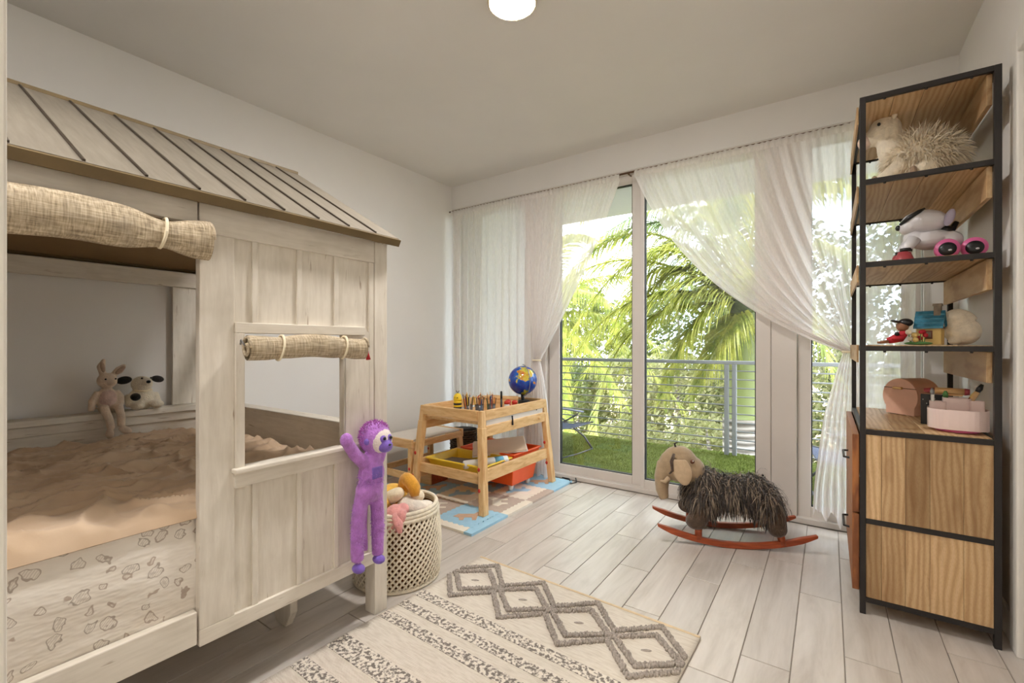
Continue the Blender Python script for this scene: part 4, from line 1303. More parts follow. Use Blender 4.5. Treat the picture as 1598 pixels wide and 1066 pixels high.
    oval(0.042, 0.028, 0.02, 0.128, 0.003, (0.0, 0.03), 5).build('tall_cup', 'organiser', t)
    oval(0.022, 0.022, 0.02, 0.122, 0.003, (0.055, 0.01), 5).build('side_cup', 'organiser', t)
    oval(0.026, 0.022, 0.02, 0.112, 0.003, (-0.055, 0.02), 5).build('side_cup', 'organiser', t)
    def stick(name, label, cat, x, y, z, ln, r, tilt, m, tipm, group):
        o = thing(name, label, cat, (0.418 + x, 2.485 + y, zd + z), 0, group, rot=tilt)
        MB().lathe([(r, 0), (r, ln * 0.8)], 10).build('handle', m, o, smooth=True)
        MB().lathe([(r, ln * 0.8), (r * 1.25, ln * 0.88), (r * 0.6, ln)], 10).build('tip', tipm, o, smooth=True)
    stick('paint_brush', 'wooden brush with a dark tip leaning in the pink organiser', 'brush', 0.008, 0.03, 0.035, 0.165, 0.008, (0.05, R(24), 0), 'pine_v', 'black', 'sticks in the pink organiser')
    stick('paint_brush', 'thin orange-handled brush beside the dark-tipped brush in the organiser', 'brush', -0.006, 0.034, 0.035, 0.135, 0.005, (0.0, R(28), 0), 'rocker', 'tan_paper', 'sticks in the pink organiser')
    stick('marker', 'pale marker standing upright in the organiser beside the black box', 'marker', -0.066, 0.02, 0.03, 0.135, 0.006, (0, R(-2), 0), 'white', 'chrome', 'sticks in the pink organiser')
    o = thing('lipstick_tube', 'small pale green topped tube in the organiser', 'tube', (0.418 - 0.028, 2.485 + 0.04, zd + 0.035), 0)
    MB().lathe([(0.008, 0), (0.008, 0.085), (0.006, 0.09)], 12).build('tube_body', 'white', o, smooth=True)
    MB().lathe([(0.008, 0.09), (0.009, 0.105), (0.004, 0.118)], 12).build('tube_cap', 'leaf_felt', o, smooth=True)
    t = thing('black_box', 'flat black speckled box standing behind the organiser', 'box', (0.372, 2.62, zd), R(-10))
    MB().box(-0.045, 0.045, -0.008, 0.008, 0, 0.128).build('sleeve', 'black', t, bevel=0.001)
    for i in range(14):
        MB().ell((g.uniform(-0.04, 0.04), -0.0085, g.uniform(0.05, 0.12)), (0.0018, 0.0008, 0.0018), nu=6, nv=4).build('speckle', 'white', t)
    t = thing('wooden_roller', 'short wooden roller with reddish ends lying on the black box', 'roller', (0.412, 2.62, zd + 0.145), R(-10))
    MB().tube([(-0.04, 0, 0), (0.05, 0, 0)], 0.014, 14).build('barrel', 'pine_x', t, smooth=True)
    MB().tube([(0.05, 0, 0), (0.066, 0, 0)], [0.015, 0.012], 14).build('end_grip', 'robot_red', t, smooth=True)
    MB().tube([(-0.075, 0, 0), (-0.04, 0, 0)], [0.008, 0.013], 14).build('end_grip', 'robot_red', t, smooth=True)
    MB().box(-0.01, 0.045, -0.01, 0.01, -0.018, -0.012).build('foot', 'pine_x', t)

build_shelf()
build_shelf_toys()
# ------------------------------------------------------------------ pine play table, bench and what is on them
def leg4(mb, xb, yb, xt, yt, z0, z1, w, d):
    lo = [(xb - w, yb - d, z0), (xb + w, yb - d, z0), (xb + w, yb + d, z0), (xb - w, yb + d, z0)]
    hi = [(xt - w, yt - d, z1), (xt + w, yt - d, z1), (xt + w, yt + d, z1), (xt - w, yt + d, z1)]
    return mb.hexa(lo, hi)

def build_table():
    MT['red_cap'] = mat('red_plastic', lin(198, 52, 34), 0.4, 0.05)
    MT['white_top'] = mat('white_laminate', lin(222, 214, 204), 0.45, 0.03)
    x0, x1, y0, y1, zt = -2.41, -1.80, 2.285, 3.115, 0.668
    t = thing('play_table', 'pine children\'s play table with raised rim and splayed legs', 'table', (0, 0, 0))
    mid = (x0 + x1) / 2
    for i, (cx, cy) in enumerate(((x1, y0), (x1, y1), (x0, y0), (x0, y1))):
        sx = 1 if cx == x1 else -1
        sy = 1 if cy == y1 else -1
        xt, yt = cx - sx * 0.045, cy - sy * 0.030
        xb, yb = cx + sx * 0.010, cy + sy * 0.018
        up = MB()
        leg4(up, (xt + xb) / 2 + 0.0, (yt + yb) / 2, xt, yt, 0.33, zt - 0.002, 0.018, 0.022)
        lo = MB()
        f = 0.56 / zt
        leg4(lo, xb, yb, xb + (xt - xb) * f, yb + (yt - yb) * f, 0.0165, 0.56, 0.021, 0.026)
        lg = lo.build('leg', 'pine_v', t, bevel=0.004)
        up.build('leg_insert', 'pine_v', lg, bevel=0.003)
        for z in ((0.17, 0.30) if cx == x1 and cy == y0 else (0.17, 0.33)):
            k = z / zt
            px, py = xb + (xt - xb) * k, yb + (yt - yb) * k
            MB().ell((px - 0.012, py - 0.027, z), (0.011, 0.006, 0.013), nu=10, nv=7).build('screw_cap', 'red_cap', lg, smooth=True)
    # rim boards, table top, second slotted side rail, low shelf frame
    bx('rim', x0 + 0.03, x1 - 0.065, y0 + 0.005, y0 + 0.028, 0.603, zt, 'pine_x', t, 0.004)
    bx('rim', x0 + 0.03, x1 - 0.065, y1 - 0.028, y1 - 0.005, 0.603, zt, 'pine_x', t, 0.004)
    bx('rim', x1 - 0.045, x1 - 0.022, y0 + 0.045, y1 - 0.02, 0.603, zt, 'pine_y', t, 0.004)
    bx('rim', x0 + 0.022, x0 + 0.045, y0 + 0.045, y1 - 0.02, 0.603, zt, 'pine_y', t, 0.004)
    bx('table_top', x0 + 0.045, x1 - 0.045, y0 + 0.028, y1 - 0.028, 0.575, 0.591, 'pine_y', t, 0.001)
    sr = bx('side_rail', x1 - 0.040, x1 - 0.018, y0 + 0.045, y1 - 0.02, 0.497, 0.568, 'pine_y', t, 0.004)
    bx('side_rail', x0 + 0.018, x0 + 0.040, y0 + 0.045, y1 - 0.02, 0.497, 0.568, 'pine_y', t, 0.004)
    MB().tube([(x1 - 0.022, 2.98, 0.535), (x1 - 0.008, 2.98, 0.535)], 0.012, 12).build('knob', 'pine_x', sr, smooth=True)
    bx('marker_gutter', x1 - 0.036, x1 - 0.030, y0 + 0.06, y1 - 0.06, 0.568, 0.603, 'white_top', t)
    MB().tube([(x1 - 0.016, 2.62, 0.600), (x1 - 0.012, 2.62, 0.57), (x1 - 0.014, 2.622, 0.535)], [0.006, 0.005, 0.008], 8).build('clip', 'black', t, smooth=True)
    bx('low_rail', x1 - 0.032, x1 - 0.008, y0 + 0.028, y1 - 0.005, 0.208, 0.288, 'pine_y', t, 0.004)
    bx('low_rail', x0 + 0.008, x0 + 0.032, y0 + 0.028, y1 - 0.005, 0.208, 0.288, 'pine_y', t, 0.004)
    bx('low_rail', x0 + 0.02, x1 - 0.03, y0 + 0.000, y0 + 0.022, 0.196, 0.262, 'pine_x', t, 0.004)
    bx('low_rail', x0 + 0.02, x1 - 0.03, y1 - 0.022, y1 - 0.0, 0.196, 0.262, 'pine_x', t, 0.004)
    # bench along the left side
    b = thing('bench', 'small pine bench with a white seat between the left wall and the play table', 'bench', (-2.66, 2.575, 0.0), 0)
    bx('seat', -0.165, 0.165, -0.265, 0.265, 0.388, 0.40, 'white_top', b, 0.002)
    for y in (-0.285, 0.265):
        bx('seat_rail', -0.19, 0.19, y, y + 0.02, 0.34, 0.405, 'pine_x', b, 0.004)
    for x in (-0.19, 0.168):
        bx('seat_rail', x, x + 0.022, -0.265, 0.265, 0.34, 0.388, 'pine_y', b, 0.004)
    for sx in (-1, 1):
        for sy in (-1, 1):
            m = MB()
            leg4(m, sx * 0.185, sy * 0.285, sx * 0.165, sy * 0.262, 0.0165, 0.34, 0.016, 0.022)
            l = m.build('leg', 'pine_v', b, bevel=0.003)
            MB().ell((sx * 0.18, sy * 0.275 - 0.024, 0.20), (0.009, 0.006, 0.011), nu=9, nv=6).build('screw_cap', 'red_cap', l, smooth=True)
    for sx in (-1, 1):
        bx('stretcher', sx * 0.178 - 0.009, sx * 0.178 + 0.009, -0.25, 0.25, 0.12, 0.165, 'pine_y', b, 0.003)
    bx('stretcher', -0.165, 0.165, -0.290, -0.272, 0.115, 0.165, 'pine_x', b, 0.003)
    # wicker bin in the corner
    MT['wicker'] = mat('dark_wicker', lin(92, 74, 58), 0.7, 0.4, 60)
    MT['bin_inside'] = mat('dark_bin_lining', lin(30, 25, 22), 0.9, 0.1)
    w = thing('wicker_bin', 'dark brown woven wicker bin behind the bench', 'basket', (-2.62, 3.035, 0.0165))
    hh, rb, rt = 0.345, 0.10, 0.118
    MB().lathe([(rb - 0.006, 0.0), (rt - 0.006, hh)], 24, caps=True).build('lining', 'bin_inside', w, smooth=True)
    rows = 18
    for k in range(rows):
        z = 0.012 + (hh - 0.02) * k / (rows - 1)
        r = rb + (rt - rb) * z / hh
        pts = [((r + 0.004 * math.cos(a * 12 + PI * k)) * math.cos(a), (r + 0.004 * math.cos(a * 12 + PI * k)) * math.sin(a), z) for a in [2 * PI * j / 72 for j in range(73)]]
        MB().tube(pts, 0.0075, 5, caps=False).build('weave_row', 'wicker', w, smooth=True)
    # yellow tray with flat toys hung in the low frame, red tub on wheels beyond it
    MT['yellow_tray'] = mat('yellow_plastic', lin(232, 196, 48), 0.4, 0.04)
    MT['orange_tub'] = mat('orange_red_plastic', lin(236, 94, 36), 0.4, 0.05)
    def tub(o, x0, x1, y0, y1, z0, z1, m, lip, inset, name='shell', wall=0.006):
        mb = MB()
        def ring(k, z, e):
            a, b_, c, d = x0 - lip * k + e, x1 + lip * k - e, y0 - lip * k + e, y1 + lip * k - e
            return [(a, c, z), (b_, c, z), (b_, d, z), (a, d, z)]
        R_ = [ring(0, z0, inset), ring(0, z1 - 0.012, 0), ring(1, z1 - 0.012, 0), ring(1, z1, 0), ring(0, z1, wall), ring(0, z0 + wall, inset + wall)]
        vs = sum(R_, [])
        fs = [(j * 4 + i, j * 4 + (i + 1) % 4, (j + 1) * 4 + (i + 1) % 4, (j + 1) * 4 + i) for j in range(len(R_) - 1) for i in range(4)]
        fs += [(3, 2, 1, 0), tuple(range(20, 24))]
        return mb.add(vs, fs).build(name, m, o, bevel=0.006, fix=True)
    t1 = thing('yellow_tray', 'shallow yellow plastic tray under the play table', 'tray', (0, 0, 0))
    tub(t1, -2.355, -1.855, 2.335, 2.655, 0.225, 0.297, 'yellow_tray', 0.012, 0.02)
    t2 = thing('red_tub', 'orange-red plastic tub on white casters under the play table', 'tub', (0, 0, 0))
    tub(t2, -2.345, -1.86, 2.70, 3.06, 0.062, 0.305, 'orange_tub', 0.012, 0.035)
    for x in (-2.27, -1.93):
        for y in (2.77, 2.99):
            c = MB().tube([(x - 0.010, y, 0.037), (x + 0.010, y, 0.037)], 0.0205, 14).build('caster', 'white', t2, smooth=True)
            MB().box(x - 0.014, x + 0.014, y - 0.012, y + 0.012, 0.045, 0.064).build('caster_fork', 'white', c)
    t3 = thing('tub_lid', 'beige lid lying askew on the red tub', 'lid', (-2.06, 2.80, 0.325), 0, None, (R(9), R(-6), R(38)))
    MB().box(-0.20, 0.20, -0.14, 0.14, -0.005, 0.007).build('panel', mat('beige_plastic', lin(222, 200, 174), 0.5, 0.04), t3, bevel=0.006)
    MB().box(-0.205, 0.205, -0.145, 0.145, -0.012, -0.004).build('rim', 'white_top', t3, bevel=0.004)
    o = thing('paper_roll', 'white paper roll with a blue band in the yellow tray', 'paper roll', (-1.93, 2.47, 0.290), R(62))
    MB().tube([(-0.16, 0, 0), (0.16, 0, 0)], 0.028, 16).build('paper', 'white', o, smooth=True)
    MB().tube([(0.06, 0, 0), (0.125, 0, 0)], 0.0288, 16).build('band', mat('blue_label', lin(96, 160, 190), 0.5, 0.1), o, smooth=True)
    o = thing('drawing_slate', 'dark flat slate lying in the yellow tray', 'slate', (-2.21, 2.50, 0.245), R(12))
    MB().box(-0.13, 0.13, -0.10, 0.10, -0.004, 0.004).build('board', mat('grey_slate', lin(120, 110, 100), 0.6, 0.1), o, bevel=0.002)
    MB().box(-0.13, 0.13, -0.105, -0.085, 0.004, 0.010).build('edge_bar', 'black', o, bevel=0.002)
    o = thing('wooden_crate', 'small open wooden crate on the mat beneath the bench', 'crate', (-2.575, 2.62, 0.0165))
    # on the table: bee bottle, three pencil cups with pencils, red pots, roller, globe
    zt_ = 0.592
    MT['bee_yellow'] = mat('bee_yellow', lin(240, 204, 40), 0.45, 0.05)
    bpos = (-2.14, 2.415, zt_)
    o = thing('bee_bottle', 'yellow and black striped bee-shaped bottle on the play table', 'bottle', bpos)
    for k in range(8):
        z0 = k * 0.0135
        MB().lathe([(0.026, z0), (0.029, z0 + 0.003), (0.029, z0 + 0.0105), (0.026, z0 + 0.0135)], 20).build('stripe', 'bee_yellow' if k % 2 else 'black', o, smooth=True)
    MB().lathe([(0.027, 0.108), (0.030, 0.122), (0.028, 0.142), (0.018, 0.158), (0.004, 0.164)], 20).build('head', 'bee_yellow', o, smooth=True)
    for s in (-1, 1):
        MB().tube([(s * 0.004, 0, 0.162), (s * 0.006, 0, 0.174), (s * 0.015, 0, 0.180)], 0.0025, 6).build('antenna', 'black', o, smooth=True)
        MB().ell((s * 0.010 + 0.01, -0.026, 0.135), 0.004, nu=8, nv=5).build('eye', 'black', o, smooth=True)
    g = random.Random(4)
    MT['cup_clear'] = mat('smoky_plastic', lin(96, 92, 92), 0.25, 0.05)
    cols = [(60, 54, 52), (150, 70, 44), (206, 178, 60), (62, 88, 60), (70, 70, 96), (170, 120, 76), (120, 44, 44), (214, 200, 180), (26, 26, 28), (208, 120, 50), (60, 104, 160), (92, 62, 44)]
    pm = [mat('pencil_paint_%s' % n, lin(*c), 0.4, 0.05) for n, c in zip(('charcoal', 'rust', 'yellow', 'green', 'indigo', 'tan', 'maroon', 'cream', 'black', 'orange', 'blue', 'brown'), cols)]
    cn = ['charcoal', 'rust', 'yellow', 'green', 'indigo', 'tan', 'maroon', 'cream', 'black', 'orange', 'blue', 'brown']
    MT['pencil_wood'] = mat('pencil_wood', lin(222, 184, 136), 0.7, 0.05)
    cups = [(-2.10, 2.485), (-2.04, 2.535), (-1.985, 2.60)]
    where = ['left', 'middle', 'right']
    for c, (cx, cy) in enumerate(cups):
        o = thing('pencil_cup', '%s of three smoky cups full of pencils on the play table' % where[c], 'cup', (cx, cy, zt_), 0, 'pencil cups')
        MB().lathe([(0.028, 0), (0.031, 0.075), (0.029, 0.075), (0.026, 0.004)], 20).build('wall', 'cup_clear', o, smooth=True)
        MB().lathe([(0.031, 0.073), (0.033, 0.075), (0.031, 0.078)], 20, caps=False).build('rim', 'cup_clear', o, smooth=True)
        for k in range(12):
            a = 2 * PI * k / 12 + c
            rr = 0.020 if k % 2 else 0.011
            ti = (R(g.uniform(-5, 5)) - 0.15 * math.sin(a) * (k % 2), R(g.uniform(-5, 5)) + 0.15 * math.cos(a) * (k % 2), 0)
            ci = (k * 5 + c) % 12
            p = thing('pencil', '%s coloured pencil standing in the %s pencil cup' % (cn[ci], where[c]), 'pencil', (cx + rr * math.cos(a), cy + rr * math.sin(a), zt_ + 0.006), 0, 'pencils in cups on the play table', ti)
            h = g.uniform(0.115, 0.150)
            MB().lathe([(0.0035, 0), (0.0035, h)], 6).build('shaft', pm[ci], p)
            q = MB().lathe([(0.0035, h), (0.0012, h + 0.012)], 6).build('sharpened_cone', 'pencil_wood', p)
            MB().lathe([(0.0012, h + 0.012), (0.0003, h + 0.016)], 6).build('lead', pm[ci], q)
    p = thing('felt_pen', 'tall black felt pen standing beside the right pencil cup', 'pen', (-1.935, 2.655, zt_), 0)
    MB().lathe([(0.007, 0), (0.007, 0.115)], 10).build('barrel', 'black', p, smooth=True)
    MB().lathe([(0.0078, 0.115), (0.007, 0.165), (0.003, 0.170)], 10).build('cap', 'black', p, smooth=True)
    pots = [(-1.925, 2.71, 'white', 'white paint pot with red lid next to the black felt pen'), (-1.895, 2.765, 'red_cap', 'red paint pot on the table rim side'), (-1.96, 2.775, 'red_cap', 'red paint pot behind the white pot')]
    for x, y, m, lb in pots:
        o = thing('paint_pot', lb, 'pot', (x, y, zt_), 0, 'paint pots on the play table')
        MB().lathe([(0.020, 0), (0.021, 0.06), (0.017, 0.072)], 16).build('jar', m, o, smooth=True)
        MB().lathe([(0.021, 0.072), (0.021, 0.088), (0.008, 0.096)], 16).build('lid', 'red_cap', o, smooth=True)
    o = thing('paper_holder', 'orange-brown wooden dowel with a red end knob across the table', 'dowel', (-2.10, 2.83, zt_ + 0.090), R(32))
    MB().tube([(-0.13, 0, 0), (0.16, 0, 0)], 0.018, 16).build('barrel', 'pine_x', o, smooth=True)
    MB().box(-0.13, 0.16, -0.03, 0.03, -0.090, -0.012).build('cradle', 'pine_x', o, bevel=0.004)
    MB().ell((-0.14, 0, 0.004), (0.014, 0.02, 0.02)).build('end_knob', 'red_cap', o, smooth=True)
    # globe
    gl = thing('globe', 'blue world globe on a black stand at the far end of the table', 'globe', (-1.955, 2.965, zt_), R(-30))
    t = NT('globe_print')
    v = t.coord((1, 1, 1))
    n = t.noise(v, 9.0, 4, 0.5, 0.2)
    land = t.gray(n, 0.53, 0.55)
    n3 = t.noise(v, 16, 3)
    lc = t.ramp(n3, [(0.35, lin(190, 90, 50)), (0.5, lin(216, 196, 70)), (0.65, lin(120, 160, 84))])
    sea = t.mix(t.gray(t.noise(v, 9, 3), 0.4, 0.65), lin(14, 44, 150), lin(34, 110, 200))
    MT['globe'] = t.done(t.mix(land, sea, lc), 0.12, 0, 0.6)
    r = 0.112
    ax = Vector((math.sin(R(23)), 0, math.cos(R(23))))
    cz = 0.226
    MB().ell((0, 0, cz), r, nu=40, nv=24).build('ball', 'globe', gl, smooth=True)
    pts = []
    for k in range(25):
        a = R(-67 - 23 + 0) + PI * k / 24
        pts.append((0 + (r + 0.010) * math.cos(a + R(0)), 0, cz + (r + 0.010) * math.sin(a)))
    MB().tube(pts, 0.004, 6).build('meridian_arm', 'chrome', gl, smooth=True)
    MB().lathe([(0.016, 0.05), (0.013, 0.085), (0.016, 0.114)], 12).build('stem', 'black', gl, smooth=True)
    MB().prism([(-0.16, -0.09), (0.11, -0.07), (0.11, 0.07), (-0.12, 0.09)], 'z', 0.0, 0.052).build('base', 'black', gl, bevel=0.006, fix=True)
    MB().hexa([(-0.12, -0.06, 0.052), (0.08, -0.05, 0.052), (0.08, 0.05, 0.052), (-0.12, 0.06, 0.052)], [(-0.02, -0.03, 0.075), (0.05, -0.03, 0.075), (0.05, 0.03, 0.075), (-0.02, 0.03, 0.075)]).build('base_riser', 'black', gl, bevel=0.003)
    # crate walls for the one declared above
    cr = bpy.data.objects['wooden_crate']
    for a in ((-0.07, 0.07, -0.10, -0.09), (-0.07, 0.07, 0.09, 0.10)):
        bx('crate_wall', a[0], a[1], a[2], a[3], 0, 0.15, 'pine_x', cr, 0.002)
    for x in (-0.07, 0.06):
        bx('crate_wall', x, x + 0.01, -0.09, 0.09, 0, 0.15, 'rocker', cr, 0.002)
    bx('crate_floor', -0.06, 0.06, -0.09, 0.09, 0, 0.01, 'pine_y', cr)

def build_mat():
    MT['mat_blue'] = mat('pale_blue_foam', lin(160, 200, 222), 0.85, 0.05, 30, bump=0.2, bscale=300)
    MT['mat_cream'] = mat('cream_foam', lin(232, 222, 206), 0.85, 0.04, 30, bump=0.2, bscale=300)
    MT['mat_taupe'] = mat('taupe_foam', lin(190, 172, 158), 0.85, 0.05, 30, bump=0.2, bscale=300)
    MT['mat_tan'] = mat('tan_foam', lin(206, 172, 146), 0.85, 0.05, 30)
    t = thing('foam_mat', 'pale blue, cream and taupe foam puzzle mat under the play table', 'mat', (0, 0, 0))
    S, B = 0.295, 0.062
    xs = [-2.995 + 0.02, -1.672]
    X = [xs[1] - B - S * k for k in range(5)]
    Y = [2.008 + B + S * k for k in range(5)]
    A, P = 0.013, S / 7
    def tri(q):
        q = (q / P) % 1.0
        return A * (4 * abs(q - 0.5) - 1)
    def edge(p, q, flat):
        """zig-zag between two corners (exclusive of the last)"""
        out = []
        n = 1 if flat else 14
        for i in range(n):
            u = i / n
            x, y = p[0] + (q[0] - p[0]) * u, p[1] + (q[1] - p[1]) * u
            if not flat and i:
                if abs(p[0] - q[0]) < 1e-6: x += A * (1 if round(u * 14 + (0 if q[1] > p[1] else 0)) % 2 else -1) * 0.5
                else: y += A * (1 if round(u * 14) % 2 else -1) * 0.5
            out.append((x, y))
        return out
    def piece(x0, x1, y0, y1, flat, m):
        c = [(x0, y0), (x1, y0), (x1, y1), (x0, y1)]
        poly = []
        for i in range(4):
            poly += edge(c[i], c[(i + 1) % 4], flat[i])
        cx, cy = (x0 + x1) / 2, (y0 + y1) / 2
        poly = [(x + (cx - x) * 0.004, y + (cy - y) * 0.004) for x, y in poly]
        return MB().prism(poly, 'z', 0.001, 0.0155).build('foam_tile', m, t)
    pal = ['mat_blue', 'mat_taupe', 'mat_cream']
    grid = [[0, 1, 2, 0], [1, 2, 0, 1], [2, 0, 1, 2], [0, 1, 0, 2]]
    for i in range(4):
        for j in range(4):
            x1, x0, y0, y1 = X[i], X[i + 1], Y[j], Y[j + 1]
            x0 = max(x0, -2.98)
            y1 = min(y1, 3.285)
            if j == 3 and Y[3] > 3.26: continue
            m = pal[grid[i][j]]
            o = piece(x0, x1, y0, y1, (0, 0, 0, 0), m)
            # animal shape let into the tile
            cx, cy = (x0 + x1) / 2, (y0 + y1) / 2
            body = [(-0.09, -0.02), (-0.05, -0.045), (-0.045, -0.085), (-0.02, -0.085), (-0.015, -0.04), (0.03, -0.04), (0.035, -0.085), (0.06, -0.085), (0.065, -0.02), (0.10, 0.02), (0.095, 0.06), (0.06, 0.05), (0.04, 0.02), (-0.06, 0.02)]
            a = R(35 + 90 * ((i + j) % 3))
            pl = [(cx + p[0] * math.cos(a) - p[1] * math.sin(a), cy + p[0] * math.sin(a) + p[1] * math.cos(a)) for p in body]
            MB().prism(pl, 'z', 0.012, 0.0163).build('inlay', ['mat_tan', 'mat_cream', 'mat_blue'][grid[i][j]], o, fix=True)
    eg = ['mat_blue', 'mat_cream', 'mat_taupe', 'mat_blue']
    for j in range(4):
        y1 = min(Y[j + 1], 3.285)
        piece(X[0], xs[1], Y[j] if j else 2.008, y1, (1, 1, 1, 0), eg[j] if j else 'mat_blue')
        x0 = max(X[j + 1], -2.98)
        piece(x0, X[j], 2.008, Y[0], (1, 1, 0, 1), ['mat_cream', 'mat_taupe', 'mat_blue', 'mat_cream'][j])
    cd = MB().tube([(-1.77, 3.265, 0.02), (-1.70, 3.255, 0.022), (-1.66, 3.20, 0.006), (-1.64, 3.26, 0.006), (-1.66, 3.285, 0.03)], 0.005, 7).build('power_cable', 'black', None, smooth=True)
    tag(cd, 'short black cord lying on the floor by the sliding door', 'cord')

def build_rug():
    rz = R(-2.0)
    t = thing('area_rug', 'cream woven rug with grey speckled stripes and raised zigzag band', 'rug', (-0.958, 0.97, 0), rz)
    W2, L2 = 0.538, 0.845
    MB().grid(lambda u, v: (-W2 + 2 * W2 * u, -L2 + 2 * L2 * v, 0.0075 + 0.0006 * nz(u * 30, v * 45)), 40, 60).build('weave', 'rug', t, smooth=True, solid=0.006)
    for y in (L2 - 0.004, -L2 + 0.004):
        bx('binding', -W2, W2, y - 0.007, y + 0.007, 0.001, 0.0125, 'rug_edge', t, 0.003)
    # flat speckled stripes
    yy = lambda Y: Y - 0.97
    for Y, w in ((1.395, 0.050), (1.300, 0.046), (1.205, 0.050), (0.995, 0.085), (0.850, 0.060), (0.70, 0.05), (0.55, 0.085), (0.40, 0.05)):
        bx('stripe', -W2 + 0.004, W2 - 0.004, yy(Y) - w / 2, yy(Y) + w / 2, 0.0095, 0.0125, 'rug_speckle', t, 0.001)
    # raised tufted zigzags, mirrored so that they enclose diamonds
    g = random.Random(2)
    def zig(yc, amp, sign, name='zigzag'):
        mb = MB()
        per = 2 * W2 / 4
        n = 150
        for i in range(n):
            x = -W2 + 0.01 + (2 * W2 - 0.02) * i / (n - 1)
            q = ((x + W2) / per) % 1.0
            y = yc + sign * amp * (1 - 4 * abs(q - 0.5))
            if abs(y) > L2 - 0.02: continue
            for k in (-1, 0, 1):
                mb.ell((x + g.uniform(-.003, .003), y + k * 0.0085 + g.uniform(-.002, .002), 0.013 + g.uniform(0, 0.004)), (0.0065, 0.0055, 0.008), (0, 0, g.uniform(0, 3)), 6, 4)
        o = mb.build(name, 'tuft', t, smooth=True)
        o['kind'] = 'stuff'
    yc = yy(1.618)
    zig(yc + 0.098, 0.066, 1)
    zig(yc + 0.046, 0.056, 1)
    zig(yc - 0.098, 0.066, -1)
    zig(yc - 0.046, 0.056, -1)
    for k in range(4):
        x = -W2 + (k + 0.5) * 2 * W2 / 4
        MB().ell((x, yc, 0.011), (0.020, 0.006, 0.004), (0, 0, 0.5), 8, 5).build('centre_knot', 'tuft', t, smooth=True)

build_table()
build_mat()
build_rug()
